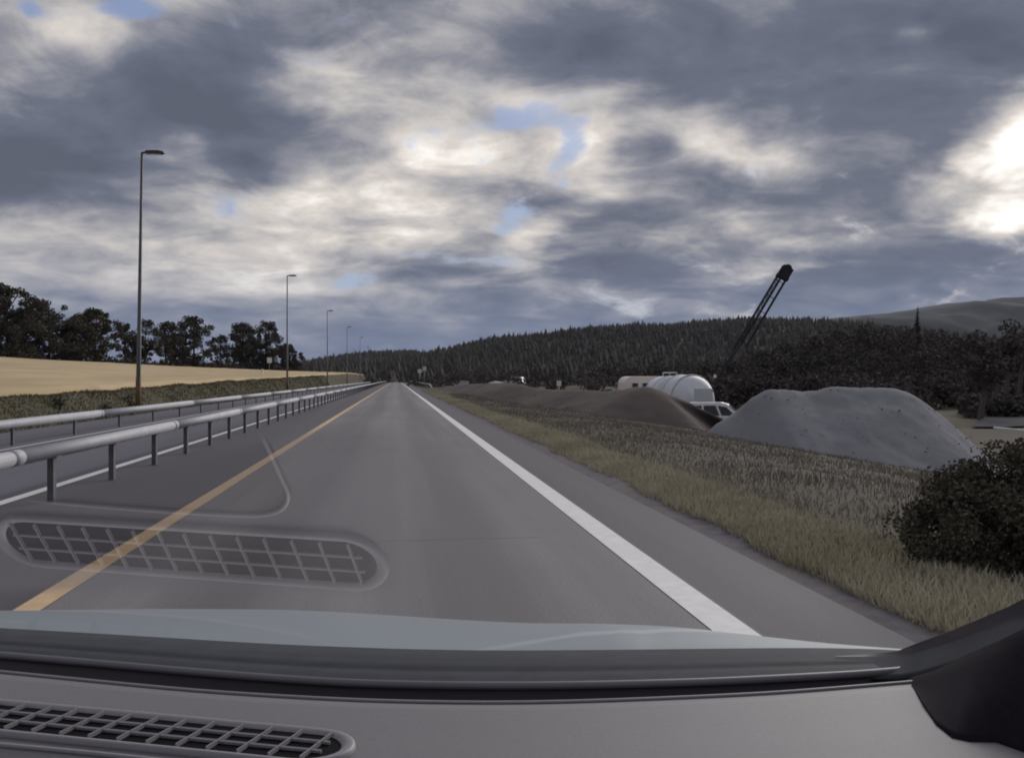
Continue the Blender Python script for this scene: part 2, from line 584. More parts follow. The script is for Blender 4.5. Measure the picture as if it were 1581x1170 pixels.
ry = axis((-12, 60, 30), (60, 470, 40))
sheet('road', axis((-4.3, 2.5, 8)), ry, lambda x, y: 0 * x, M['road'])
sheet('opposite_road', axis((-11.7, -9.3, 4), (-9.3, -4.3, 6)), ry, lambda x, y: .0 - .068 * np.minimum(-4.3 - x, 5.0), M['road2'])
vx = axis((2.5, 3.2, 4))
sheet('gravel_shoulder', vx, ry, lambda x, y: -.006 + .02 * (x - 2.5) + .05 * np.clip((x - 2.8), 0, 1) + fbm2(x * 3, y * 1.5, 8, 3, 1.0) * .02, M['gravel_edge'])


M['verge'] = mat('straw_matted_verge', (.112, .101, .083), (.094, .086, .071), .95, 1.2, 6, c3=(.105, .094, .079), bump=.6, bscale=9, coords='World', spec=.06)
sheet('verge', axis((3.12, 8, 18), (8, 34, 26)), axis((-12, 60, 90), (60, 110, 30)), lambda x, y: terrain(x, y) + .012 - .02 * (x < 3.2) - .03 * (x > 33), M['verge'])


def stripe(name, xa, xb, m, z=.004, y0=-10, y1=468, slope=None):
    ys = axis((y0, 60, 40), (60, y1, 60))
    tag(sheet(name, np.array([xa, xb]), ys, lambda x, y: z + (0 if slope is None else slope(x)) + 0 * y, m), kind='structure')


stripe('yellow_road_line', -2.10, -1.95, M['yellow_line'])
stripe('white_road_line', 1.59, 1.80, M['white_line'])
stripe('opposite_white_line', -4.11, -3.97, M['white_line'])
stripe('opposite_outer_line', -8.72, -8.58, M['white_line'], slope=lambda x: -.068 * (-4.3 - x))

# barley field: crop standing 25 cm above the ground, ending at a dark grass balk before the trees
fy = axis((-30, 60, 40), (60, 455, 110))
rows = []
for y in fy:
    xl = float(field_limit(y))
    xs = np.concatenate([[-13.9, -13.95], np.linspace(-14.2, xl, 26), [xl - .05]])
    zt = terrain(xs, np.full_like(xs, y))
    h = np.full_like(xs, .27) + fbm2(xs * .9, np.full_like(xs, y * .6), 9, 3, 1.0) * .06
    h[0] = -.05; h[-1] = -.05
    rows.append([Vector((a, y, b + c)) for a, b, c in zip(xs, zt, h)])
tag(MB().grid(rows).build('barley_field', M['barley'], smooth=True, fix=True), kind='structure')
rows = []
for y in fy:
    xl = float(field_limit(y)) - 3.2
    xs = np.concatenate([[xl, xl - .05], np.linspace(xl - .4, xl - 26, 8)])
    zt = terrain(xs, np.full_like(xs, y))
    h = np.full_like(xs, .3) + fbm2(xs * .9, np.full_like(xs, y * .6), 19, 3, 1.0) * .05
    h[0] = -.05
    rows.append([Vector((a, y, b + c)) for a, b, c in zip(xs, zt, h)])
tag(MB().grid(rows).build('far_barley_field', M['barley'], smooth=True, fix=True), kind='structure')


# ------------------------------------------------------------------ hills with their woods
def ridge(name, prof, D, depth_front, depth_back, zfoot, m, trees, tm, woods, seed, lump=.0, drop=0.0):
    """a hill whose crest is at distance D; prof: (px, py) of the bare crest"""
    rng = np.random.default_rng(seed)
    pxs = np.linspace(prof[0][0], prof[-1][0], 70)
    crest = 1.28 + (585 - interp(pxs, prof)) / F * D
    ts = np.linspace(0, 1, 18)
    ds = np.concatenate([D - depth_front + depth_front * ts, D + depth_back * np.linspace(.15, 1, 6)])
    up = np.concatenate([smooth01(ts ** .85), 1 - smooth01(np.linspace(.15, 1, 6))])
    PX, DS = np.meshgrid(pxs, ds)
    UPF = up[:, None]
    # lateral position fixed by the crest so that the hill is a real body
    LAT = (PX - 790.5) / F * D
    Z = zfoot + (crest[None, :] - zfoot) * UPF + fbm2(LAT / 60, DS / 60, seed, 4, 1.0) * lump * (UPF * (1 - UPF) * 3 + .15)
    Xw = FWD.x * DS + RGT.x * LAT
    Yw = FWD.y * DS + RGT.y * LAT
    v = np.stack([Xw, Yw, Z], -1).reshape(-1, 3)
    ny, nx = PX.shape
    i = np.arange(nx * ny).reshape(ny, nx)
    f = np.stack([i[:-1, :-1], i[:-1, 1:], i[1:, 1:], i[1:, :-1]], -1).reshape(-1, 4)
    o = np_mesh(name, v, f, m, None, True)
    tag(o, kind='structure')
    if not trees:
        return
    n, h0, h1 = trees
    a = rng.uniform(0, nx - 1.001, n)
    b = rng.uniform(0, 17 + 2.5, n)
    extra = n // 6                                   # a denser row along the crest
    a[:extra] = np.linspace(0, nx - 1.01, extra) + rng.normal(0, .1, extra)
    a = np.clip(a, 0, nx - 1.01)
    b[:extra] = rng.uniform(16.2, 17.4, extra)
    i0 = np.floor(a).astype(int); j0 = np.floor(b).astype(int)
    fa = a - i0; fb = b - j0
    def bl(G):
        return (G[j0, i0] * (1 - fa) + G[j0, i0 + 1] * fa) * (1 - fb) + (G[j0 + 1, i0] * (1 - fa) + G[j0 + 1, i0 + 1] * fa) * fb
    base = np.stack([bl(Xw), bl(Yw), bl(Z) - .5], -1)
    h = rng.uniform(h0, h1, n) * (1 + .25 * (rng.random(n) < .08))
    w = h * rng.uniform(.17, .27, n)
    broad = rng.random(n) < .25
    w = np.where(broad, w * 1.6, w); h = np.where(broad, h * .8, h)
    V, Fc = [], []
    K = 6
    ang = np.arange(K) * 2 * np.pi / K
    off = 0
    for tier, (z0, z1, rr) in enumerate(((.10, .60, 1.0), (.32, .82, .74), (.58, 1.0, .46))):
        r0 = rng.uniform(.72, 1.25, (n, K)) * rr * w[:, None]
        ph = rng.uniform(0, 6.28, n)[:, None] + ang[None, :]
        zb = (z0 + rng.uniform(-.05, .05, (n, K))) * h[:, None]
        ring = np.stack([base[:, None, 0] + r0 * np.cos(ph), base[:, None, 1] + r0 * np.sin(ph), base[:, None, 2] + zb], -1)
        zt = np.where(broad, min(z1 + .12, 1.0), z1)
        apex = base + np.stack([rng.normal(0, .02, n) * h + np.where(broad, rng.normal(0, .12, n) * h, 0), rng.normal(0, .02, n) * h, zt * h], -1)
        V.append(np.concatenate([ring, apex[:, None, :]], 1).reshape(-1, 3))
        idx = off + np.arange(n)[:, None] * (K + 1)
        for k in range(K):
            Fc.append(np.concatenate([idx + k, idx + (k + 1) % K, idx + K], 1))
        off += n * (K + 1)
    o = np_mesh(woods, np.concatenate(V), np.concatenate(Fc), tm, None, False)
    tag(o, kind='stuff', label='dark conifer wood covering the hillside', cat='woodland')


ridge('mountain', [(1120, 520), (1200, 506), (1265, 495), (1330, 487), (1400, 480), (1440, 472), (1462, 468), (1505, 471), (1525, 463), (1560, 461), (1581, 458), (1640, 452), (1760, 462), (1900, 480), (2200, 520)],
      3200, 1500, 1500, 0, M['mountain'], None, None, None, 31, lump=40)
ridge('wooded_hill', [(560, 580), (640, 566), (665, 560), (720, 546), (760, 535), (850, 527), (930, 516), (1000, 515), (1090, 506), (1170, 506), (1240, 515), (1300, 527), (1360, 540), (1500, 552), (1700, 560), (2000, 575)],
      900, 600, 300, -2.6, M['hill'], (17000, 6, 10), M['spruce'], 'hillside_wood', 32, lump=6)
ridge('valley_hill', [(380, 590), (430, 585), (470, 577), (520, 560), (570, 551), (640, 548), (665, 556), (760, 575), (900, 585)],
      1250, 480, 300, -.5, M['hill'], (9000, 6, 10), M['spruce'], 'valley_wood', 33, lump=5)
ridge('left_rise', [(-700, 560), (-200, 562), (100, 568), (300, 572), (420, 577), (480, 582), (560, 588)],
      1100, 350, 250, -.5, M['hill'], (4500, 8, 13), M['spruce'], 'horizon_wood', 34, lump=4)


# ------------------------------------------------------------------ haze
hm = bpy.data.materials.new('haze_air')
hm.use_nodes = True
hm.node_tree.nodes.clear()
ho_ = hm.node_tree.nodes.new('ShaderNodeOutputMaterial')
hv = hm.node_tree.nodes.new('ShaderNodeVolumePrincipled')
hv.inputs['Color'].default_value = (.80, .87, .97, 1)
hv.inputs['Density'].default_value = .00004
hm.node_tree.links.new(hv.outputs[0], ho_.inputs['Volume'])
hz_ = MB().box((0, 2700, 174), (9000, 7000, 360)).build('haze', hm)
tag(hz_, kind='stuff')


# ------------------------------------------------------------------ leafy trees
def leaves(clumps, per, size, rng, spread=1.0):
    """clumps: list of (centre, radius). Leaf sprays as small quads."""
    c = np.array([p for p, r in clumps]); rad = np.array([r for p, r in clumps])
    n = len(c) * per
    idx = np.repeat(np.arange(len(c)), per)
    d = rng.normal(size=(n, 3)); d /= np.linalg.norm(d, axis=1)[:, None]
    r = rng.random(n) ** .45
    p = c[idx] + d * (rad[idx] * r * spread)[:, None] * np.array([1, 1, .8])
    a = rng.normal(size=(n, 3)); a /= np.linalg.norm(a, axis=1)[:, None]
    b = np.cross(a, rng.normal(size=(n, 3))); b /= np.linalg.norm(b, axis=1)[:, None]
    s = size * rng.uniform(.6, 1.4, n)[:, None]
    q = np.stack([p - a * s * .5, p + b * s * .32, p + a * s * .5, p - b * s * .32], 1).reshape(-1, 3)
    f = np.arange(n * 4).reshape(-1, 4)
    return q, f


def leafy_tree(base, height, width, seed, label, lm, density=1.0, trunk=.18, group=None, bare_foot=.2, leafsize=.5):
    rng = np.random.default_rng(seed)
    t = empty('broadleaf_tree', base, 0, label, 'tree', group)
    clumps = []
    n = int(44 * density) + 14
    limbs = MB()
    top = height * .72
    limbs.tube([(0, 0, -.4), (0, 0, height * .2), (rng.normal(0, .15), rng.normal(0, .15), top)], [height * .022 * 1.2, height * .02, height * .007], 7)
    for k in range(n):
        zf = bare_foot + (1 - bare_foot) * rng.random() ** .85
        prof = math.sin(math.pi * min(max((zf - bare_foot * .6) / (1.04 - bare_foot * .6), 0), 1)) ** .65
        an = rng.uniform(0, 6.283)
        rr = width * .64 * prof * rng.uniform(.2, .95)
        c = np.array([math.cos(an) * rr, math.sin(an) * rr, zf * height * .93])
        clumps.append((c, height * rng.uniform(.055, .115)))
        if k % 3 == 0:
            z0 = min(zf * height * .7, top * .9)
            limbs.tube([(0, 0, z0), tuple(c * [.5, .5, 0] + [0, 0, (z0 + c[2]) / 2 - .1]), tuple(c)], [height * .009, height * .006, height * .002], 5)
    q, f = leaves(clumps, int(70 * density), leafsize, rng)
    limbs.build('trunk', M['bark'], t, smooth=True)
    np_mesh('crown', q, f, lm, t)
    return t


def tree_px(px, top, wpx, d, seed, label, lm, density=1.0, **kw):
    p = at(px, 585, d)
    zb = float(terrain(p.x, p.y))
    h = 1.28 + (585 - top) / F * d - zb
    return leafy_tree((p.x, p.y, zb), h, wpx / F * d, seed, label, lm, density, **kw)


LT = [
    (-70, 425, 120, 134, 'tall dense dark tree cut by the left picture edge', 'leaf', 1.7),
    (12, 436, 118, 138, 'tallest dense dark tree at the far left of the tree row', 'leaf', 1.9),
    (76, 463, 84, 150, 'thin-topped tree just right of the tallest tree at the left', 'leaf', 1.0),
    (118, 482, 50, 158, 'low olive tree on the left shoulder of the broad round tree', 'leaf2', 1.3),
    (146, 475, 74, 165, 'broad round olive tree left of the nearest lamp post', 'leaf2', 1.7),
    (193, 497, 34, 180, 'small airy tree directly left of the nearest lamp post', 'leaf', .7),
    (224, 492, 46, 185, 'see-through tree directly right of the nearest lamp post', 'leaf', .8),
    (256, 494, 46, 190, 'loose tree with sky gaps, second right of the nearest lamp post', 'leaf', .9),
    (276, 512, 50, 204, 'low bushy tree filling the foot of the gap before the pointed full tree', 'leaf', 1.4),
    (210, 516, 44, 188, 'low bushy tree right behind the foot of the nearest lamp post', 'leaf', 1.3),
    (105, 500, 60, 156, 'low wide bush between the thin-topped tree and the broad olive tree', 'leaf', 1.5),
    (40, 470, 70, 148, 'dense dark tree tucked behind the tallest tree at the left', 'leaf', 1.6),
    (392, 520, 60, 230, 'low dense tree joining the two round crowns of the last clump', 'leaf', 1.5),
    (299, 487, 62, 200, 'pointed full tree in the middle of the row, before the gap', 'leaf', 1.6),
    (341, 516, 36, 215, 'short tree standing in the gap of the tree row', 'leaf', .8),
    (374, 497, 54, 220, 'round dense tree on the left of the last clump', 'leaf', 1.6),
    (411, 494, 56, 226, 'widest round tree crowning the last clump of the row', 'leaf', 1.7),
    (444, 530, 44, 236, 'low sloping tree at the right end of the tree row', 'leaf', 1.5),
]
for k, (px, top, wpx, d, lab, lm, den) in enumerate(LT):
    tree_px(px, top, wpx, d, 100 + k, lab, M[lm], den, group='trees along the top of the barley field', bare_foot=.04 if den > 1.2 else .12, leafsize=.40)

# dark undergrowth at the feet of the row: one hedge
rng = np.random.default_rng(5)
hc = []
for px in np.linspace(-140, 470, 130):
    d = float(interp(px, [(-140, 128), (10, 138), (146, 165), (299, 200), (411, 226), (470, 240)])) + rng.normal(0, 2)
    p = at(px, 585, d)
    hc.append((np.array([p.x, p.y, float(terrain(p.x, p.y)) + rng.uniform(.2, 1.3)]), rng.uniform(.9, 1.7)))
q, f = leaves(hc, 60, .5, rng)
tag(np_mesh('hedge_undergrowth', q, f, M['leaf']), 'dark undergrowth under the tree row above the barley field', 'undergrowth', kind='stuff')

# scrub wood behind the gravel heaps (right)
rng = np.random.default_rng(6)
wc = []
for k in range(1000):
    px = rng.uniform(640, 1800) if k < 420 else rng.uniform(1110, 1800)
    d = rng.uniform(125, 215) if k >= 420 else rng.uniform(118, 240)
    topy = interp(px, [(640, 584), (760, 574), (900, 566), (1000, 560), (1130, 556), (1180, 540), (1250, 516), (1300, 502), (1390, 502), (1440, 512), (1500, 524), (1560, 532), (1800, 520)])
    ztop = 1.28 + (585 - float(topy)) / F * d
    p = at(px, 585, d)
    zb = float(terrain(p.x, p.y))
    z = zb + max(ztop - zb, 1.0) * rng.random() ** .9
    wc.append((np.array([p.x, p.y, max(z - .8, zb + .3)]), rng.uniform(1.1, 2.3)))
for k in range(330):
    px = rng.uniform(1085, 1660)
    d = rng.uniform(84, 128)
    p = at(px, 585, d)
    zb = float(terrain(p.x, p.y))
    wc.append((np.array([p.x, p.y, zb + rng.uniform(.2, 2.6)]), rng.uniform(.9, 1.6)))
for k in range(90):
    px = rng.uniform(1492, 1660)
    d = rng.uniform(66, 96)
    p = at(px, 585, d)
    wc.append((np.array([p.x, p.y, float(terrain(p.x, p.y)) + rng.uniform(.1, 1.2)]), rng.uniform(.7, 1.2)))
q, f = leaves(wc, 125, .50, rng)
tag(np_mesh('scrub_wood', q, f, M['scrub']), 'brownish dark scrub wood behind the heaps', 'woodland', kind='stuff')


def spruce_tree(base, height, seed, label, width=.36):
    rng = np.random.default_rng(seed)
    t = empty('spruce_tree', base, 0, label, 'tree')
    MB().tube([(0, 0, -.3), (0, 0, height)], [height * .018, height * .003], 7).build('trunk', M['bark'], t, True)
    V = []
    for k in range(520):
        zf = .12 + .87 * rng.random() ** 1.1
        L = height * width * .5 * (1.02 - zf) ** .8 * rng.uniform(.5, 1.15)
        an = rng.uniform(0, 6.283)
        o = np.array([math.cos(an), math.sin(an), 0]); s = np.array([-o[1], o[0], 0])
        p0 = np.array([0, 0, zf * height]); tip = p0 + o * L + np.array([0, 0, -L * rng.uniform(.15, .5)])
        mid = (p0 + tip) / 2 + np.array([0, 0, .06 * L])
        w = L * .22 + .06
        V += [p0, mid + s * w, tip, mid - s * w + np.array([0, 0, -.12 * L])]
    V = np.array(V)
    np_mesh('crown', V, np.arange(len(V)).reshape(-1, 4), M['spruce'], t)
    return t


p = at(1417, 585, 150)
zb = float(terrain(p.x, p.y))
spruce_tree((p.x, p.y, zb), 1.28 + (585 - 473) / F * 150 - zb, 4, 'lone pointed spruce rising above the scrub in front of the far mountain')

# four pale trunks at the right edge
for k, (px, yb, yt, d, lab) in enumerate(((1513, 650, 556, 62, 'pale trunked tree, shortest and leftmost of the four by the grey yard'),
                                          (1532, 636, 540, 70, 'pale trunked tree, second from the left of the four by the grey yard'),
                                          (1551, 622, 530, 78, 'pale trunked tree, third from the left of the four by the grey yard'),
                                          (1572, 612, 520, 84, 'pale trunked tree at the picture edge above the grey yard'))):
    rng = np.random.default_rng(60 + k)
    b0 = at(px, yb, d); b1 = at(px + 14, yt, d)
    t = empty('pale_trunked_tree', b0, 0, lab, 'tree', 'pale trunked trees by the yard')
    H = b1 - b0
    tr = MB()
    tr.tube([(0, 0, -2.2), (0, 0, 0), tuple(H * .6), tuple(H)], [.24, .22, .17, .12], 9)
    tr.build('trunk', M['pale_bark'], t, True)
    cl = [(np.array(H) * rng.uniform(.62, 1.12) + rng.normal(size=3) * [1.1, 1.1, .4], rng.uniform(.6, 1.1)) for _ in range(16)]
    q, f = leaves(cl, 80, .38, rng)
    np_mesh('crown', q, f, M['scrub'], t)

# leafy mound added in place of a dark windscreen reflection, near right edge
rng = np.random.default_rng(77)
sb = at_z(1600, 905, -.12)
sh = empty('reflection_mound', sb, 0, 'big rounded dark leafy mound standing in for a windscreen reflection at the right picture edge', 'reflection_stand_in')
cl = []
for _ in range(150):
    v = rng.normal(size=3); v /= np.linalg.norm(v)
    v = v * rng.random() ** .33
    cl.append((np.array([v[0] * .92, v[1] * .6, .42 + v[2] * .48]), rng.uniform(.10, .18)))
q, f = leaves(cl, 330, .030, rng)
M['reflection_stand_in'] = mat('dark_reflection_leaves', (.120, .108, .082), (.088, .080, .063), .9, 2.5, 4, c3=(.11, .095, .075), spec=.05)
np_mesh('foliage', q, f, M['reflection_stand_in'], sh)
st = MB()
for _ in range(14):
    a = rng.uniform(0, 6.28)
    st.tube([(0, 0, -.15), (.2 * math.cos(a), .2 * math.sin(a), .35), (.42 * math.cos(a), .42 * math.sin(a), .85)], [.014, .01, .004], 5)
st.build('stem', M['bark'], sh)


# ------------------------------------------------------------------ grass
def grass(name, n, area, hrange, m, seed, label):
    rng = np.random.default_rng(seed)
    x, y = area(rng, n)
    z = terrain(x, y) - .02
    h = rng.uniform(*hrange, len(x)) * (1 + .6 * fbm2(x * .8, y * .5, seed, 3, 1.0))
    w = .0055 + .0034 * np.clip(y / 10, 0, 8)
    an = rng.uniform(0, 6.283, len(x)); la = rng.uniform(0, 6.283, len(x)); le = rng.uniform(.05, .55, len(x)) * h
    dx, dy = np.cos(an) * w, np.sin(an) * w
    lx, ly = np.cos(la) * le, np.sin(la) * le
    P = lambda ax, ay, az: np.stack([ax, ay, az], -1)
    v = np.stack([P(x - dx, y - dy, z), P(x + dx, y + dy, z), P(x + dx * .7 + lx * .35, y + dy * .7 + ly * .35, z + h * .6),
                  P(x - dx * .7 + lx * .35, y - dy * .7 + ly * .35, z + h * .6), P(x + lx, y + ly, z + h)], 1).reshape(-1, 3)
    i = np.arange(len(x))[:, None] * 5
    f = np.concatenate([i + [0, 1, 2], i + [0, 2, 3], i + [3, 2, 4]], 0)
    tag(np_mesh(name, v, f, m), label, 'grass', kind='stuff')


def verge_right(rng, n):
    y = 3.2 + 90 * rng.random(n) ** 2.2
    x = 2.74 + np.abs(rng.normal(0, .52, n)) + .12 * fbm2(y * .7, y * 0, 2, 3, 1.0)
    return x, y


def bank_right(rng, n):
    y = 3 + 70 * rng.random(n) ** 1.7
    x = 3.7 + 15 * rng.random(n) ** 1.2
    return x, y


def bank_left(rng, n):
    y = 12 + 150 * rng.random(n) ** 1.8
    x = -11.85 - 2.2 * rng.random(n)
    return x, y


grass('verge_grass', 95000, verge_right, (.05, .125), M['grass'], 41, 'dry yellow green grass along the right road edge')
M['grass_bank'] = mat('dull_bank_grass', (.255, .23, .192), (.21, .192, .162), .95, .5, 4, c3=(.235, .21, .18), coords='World', spec=.06)
grass('slope_grass', 90000, bank_right, (.05, .13), M['grass_bank'], 42, 'dull olive grass on the slope down to the gravel heaps')
M['grass_left'] = mat('dark_bank_grass', (.15, .135, .085), (.11, .105, .066), .95, .6, 4, c3=(.17, .145, .09), coords='World', spec=.06)
grass('bank_grass', 40000, bank_left, (.05, .13), M['grass_left'], 43, 'dark grass on the bank between far guard rail and barley')

# three tall weeds on the bank in front of the barley
for k, (px, yb, hp, d, lab) in enumerate(((91, 603, 20, 32, 'short weed standing at the barley edge, left of the two taller ones'), (164, 600, 24, 35, 'middle tall weed at the barley edge, left of the lamp post'), (202, 598, 34, 38, 'tallest weed, close to the foot of the nearest lamp post'))):
    p = at(px, yb, d)
    w = empty('tall_weed', (p.x, p.y, float(terrain(p.x, p.y))), 0, lab, 'weed', 'weeds at the barley edge')
    h = hp / F * d
    rng = np.random.default_rng(k)
    MB().tube([(0, 0, -.1), (.03, 0, h * .6), (.06, .02, h)], [.03, .022, .012], 5).build('stem', M['bark'], w)
    cl = [(np.array([rng.normal(0, .1), rng.normal(0, .1), h * rng.uniform(.4, 1.0)]), .16) for _ in range(7)]
    q, f = leaves(cl, 16, .12, rng)
    np_mesh('foliage', q, f, M['leaf2'], w)


# ------------------------------------------------------------------ guard rails
def guard_rail(name, label, X, y0, y1, step, ztop, rad, zg, post_h, sections, post_x=0.0, group=None, drop_end=False):
    """pipe rail: pipe in sections with sleeve joints, a post every step metres"""
    t = empty(name, (X, y0, 0), 0, label, 'guard rail', group)
    zc = ztop - rad
    L = step * sections
    y = 0.0
    n = 0
    total = y1 - y0
    while y < total:
        e = min(y + L, total)
        rn = 14 if y < 60 else 8
        zj = random.uniform(-.003, .003)
        pts = [(0, y + .006, zc + zj), (0, (y + e) / 2, zc - .004), (0, e - .006, zc + zj * .5)]
        if drop_end and y == 0:
            pts = [(0.25, -3.0, zg + .05), (.1, -1.5, zc * .6)] + pts
        MB().tube(pts, rad, rn).build('rail_section', M['steel'], t, True)
        if e < total and y < 120:
            MB().tube([(0, e - .10, zc), (0, e + .10, zc)], rad + .003, rn).build('joint_sleeve', M['steel'], t, True)
        y = e
    pm = None
    k = 0
    yy = step * .5
    while yy < total and k < 190:
        if pm is None:
            mb = MB()
            # C-shaped post
            mb.box((post_x, 0, (zg - .1 + zc - rad * .6) / 2), (.012, .085, zc - rad * .6 - zg + .1))
            mb.box((post_x - .03, .0365, (zg - .1 + zc - rad * .6) / 2), (.05, .012, zc - rad * .6 - zg + .1))
            mb.box((post_x - .03, -.0365, (zg - .1 + zc - rad * .6) / 2), (.05, .012, zc - rad * .6 - zg + .1))
            mb.box((post_x - .01, 0, zc - rad * .8), (.12, .13, .02))
            o = mb.build('post', M['post_steel'], t)
            pm = o.data
        else:
            o = bpy.data.objects.new('post', pm)
            COL.objects.link(o)
            o.parent = t
        o.location = (0, yy, 0)
        yy += step
        k += 1
    return t


D1 = 3.55 * F / (.99 * 537)        # first post in view
guard_rail('median_guard_rail', 'grey pipe guard rail on close dark posts, left of the yellow line', -3.55, 7.5 - 2.5 * 1.89, 340, 1.89, .61, .074, 0, .6, 3)
guard_rail('outer_guard_rail', 'far low guard rail along the barley side of the other carriageway', -9.25, 4.0, 330, 4.0, .31, .115, -.42, .6, 3)
guard_rail('verge_guard_rail', 'short pale guard rail beginning far ahead on the right verge', 4.35, 112, 330, 4.0, .66, .10, -.05, .6, 3, drop_end=True)


# ------------------------------------------------------------------ lamp posts
def lamp(px, d, ytop, label, first):
    p = at(px, 585, d)
    zb = float(terrain(p.x, p.y)) - .1
    H = 1.28 + (585 - ytop) / F * d - zb
    t = empty('street_lamp', (p.x, p.y, zb), 0, label, 'street lamp', 'lamp posts along the other carriageway')
    if first: t.rotation_euler = (0, R(.85), 0)
    a = MB()
    a.tube([(0, 0, 0), (0, 0, 1.2), (0, 0, H)], [.115, .11, .058], 12)
    a.build('pole', M['lamp_pole'], t, True)
    MB().tube([(0, 0, 0), (0, 0, 1.55)], [.135, .124], 12).build('pole_foot', M['rust'], t, True)
    MB().box((.045, -.112, 1.35), (.09, .03, .42)).build('service_door', M['lamp_pole'], t)
    MB().tube([(-.03, 0, H - .02), (.22, -.02, H + .04)], [.05, .05], 8).build('bracket', M['lamp_head'], t)
    prof = [(.15, -.06), (.20, .075), (.75, .11), (1.02, .065), (1.05, .0), (.9, -.055)]
    hd = MB().prism([(a_, b_ + H + .03) for a_, b_ in prof], 'y', -.15, .15).build('lamp_head', M['lamp_head'], t, bevel=.012)
    MB().box((.66, 0, H - .035), (.44, .22, .02)).build('lens', M['glass_lamp'], hd)
    return t


LL = [(213, 41, 236, 'nearest and tallest lamp post, in front of the barley field'), (443.5, 97, 426, 'second nearest lamp post, at the right end of the tree row'),
      (505.5, 152, 480, 'third lamp post, first one standing before the far hill'), (536, 210, 505, 'fourth lamp post along the left carriageway, faint before the hill'),
      (556, 268, 521, 'fifth lamp post, small and faint before the valley hill'), (566, 325, 536, 'last tiny lamp post before the road disappears')]
for k, a in enumerate(LL): lamp(*a, first=(k == 0))


# ------------------------------------------------------------------ heaps
def heap(name, label, crest, path, slope, zfoot, m, px0, px1, nx=110, noise=.12, seed=1, cat='heap'):
    """heap along a crest line; path: (px, distance). Falls off on both sides at its angle of repose"""
    pxs = np.linspace(px0, px1, nx)
    d0 = interp(pxs, path)
    for _ in range(4): d0 = np.convolve(np.pad(d0, 1, 'edge'), [.25, .5, .25], 'valid')
    cz = 1.28 + (585 - interp(pxs, crest)) / F * d0
    cz = np.convolve(np.pad(cz, 2, 'edge'), [.1, .2, .4, .2, .1], 'valid')
    lat = (pxs - 790.5) / F * d0
    CX = FWD.x * d0 + RGT.x * lat; CY = FWD.y * d0 + RGT.y * lat
    tx, ty = np.gradient(CX), np.gradient(CY)
    tl = np.hypot(tx, ty) + 1e-9
    nxv, nyv = -ty / tl, tx / tl
    arc = np.concatenate([[0], np.cumsum(np.hypot(np.diff(CX), np.diff(CY)))])
    hmax = max(cz.max() - zfoot, .2)
    ext = hmax / slope * 1.25
    ds = np.concatenate([np.linspace(-ext, -.4, 34), [-.2, 0, .2], np.linspace(.5, ext, 16)])
    DD, AR = np.meshgrid(ds, arc, indexing='ij')
    HH = cz[None, :] - slope * (np.sqrt(DD ** 2 + .12) - .35)
    w = fbm2(AR * .8, DD * .8, seed, 5, .5)
    w2 = fbm2(AR * 3, DD * 3, seed + 20, 4, 1.0)
    Z = HH + w * noise * np.clip(np.abs(DD) / 1.0, .25, 2.2) + w2 * .05
    Z += .25 * np.sin(AR * .9 + seed) * np.clip(np.abs(DD) / 3, 0, 1) * noise * 3
    DDs = DD + w * .15
    X = CX[None, :] + nxv[None, :] * DDs
    Y = CY[None, :] + nyv[None, :] * DDs
    Z = np.maximum(Z, zfoot - .25)
    v = np.stack([X, Y, Z], -1).reshape(-1, 3)
    a, b = X.shape
    i = np.arange(a * b).reshape(a, b)
    f = np.stack([i[:-1, :-1], i[:-1, 1:], i[1:, 1:], i[1:, :-1]], -1).reshape(-1, 4)
    o = np_mesh(name, v, f, m, None, True)
    return tag(o, label, cat)


heap('soil_heap', 'long low brown soil heap running from the road edge to the tank',
     [(560, 640), (640, 603), (670, 600), (690, 596), (720, 593), (770, 591), (800, 592), (825, 599), (860, 602), (900, 602), (930, 604), (960, 602), (980, 598), (1000, 596), (1012, 602), (1028, 614), (1046, 632), (1066, 652), (1090, 672), (1130, 695), (1200, 725), (1290, 760)],
     [(640, 150), (690, 112), (740, 84), (800, 64), (900, 49), (1020, 41), (1130, 38), (1300, 36)], .42, -1.7, M['brown_soil'], 668, 1290, nx=170, seed=3)
heap('gravel_heap', 'grey gravel heap with a flat double crest, right of the tank',
     [(1060, 700), (1105, 655), (1130, 640), (1160, 615), (1185, 600), (1215, 601), (1240, 605), (1262, 601), (1290, 597), (1340, 597), (1370, 598), (1400, 604), (1425, 620), (1455, 643), (1480, 666), (1515, 700), (1580, 750)],
     [(1000, 31), (1600, 30)], .5, -1.7, M['grey_gravel'], 1060, 1580, nx=120, seed=5, noise=.10)
heap('pale_heap', 'small pale gravel heap beside the tiny silver car', [(745, 600), (752, 592), (763, 588), (775, 590), (784, 600)], [(700, 118), (800, 118)], .5, -.4, M['concrete'], 745, 785, nx=24, seed=9, noise=.05)

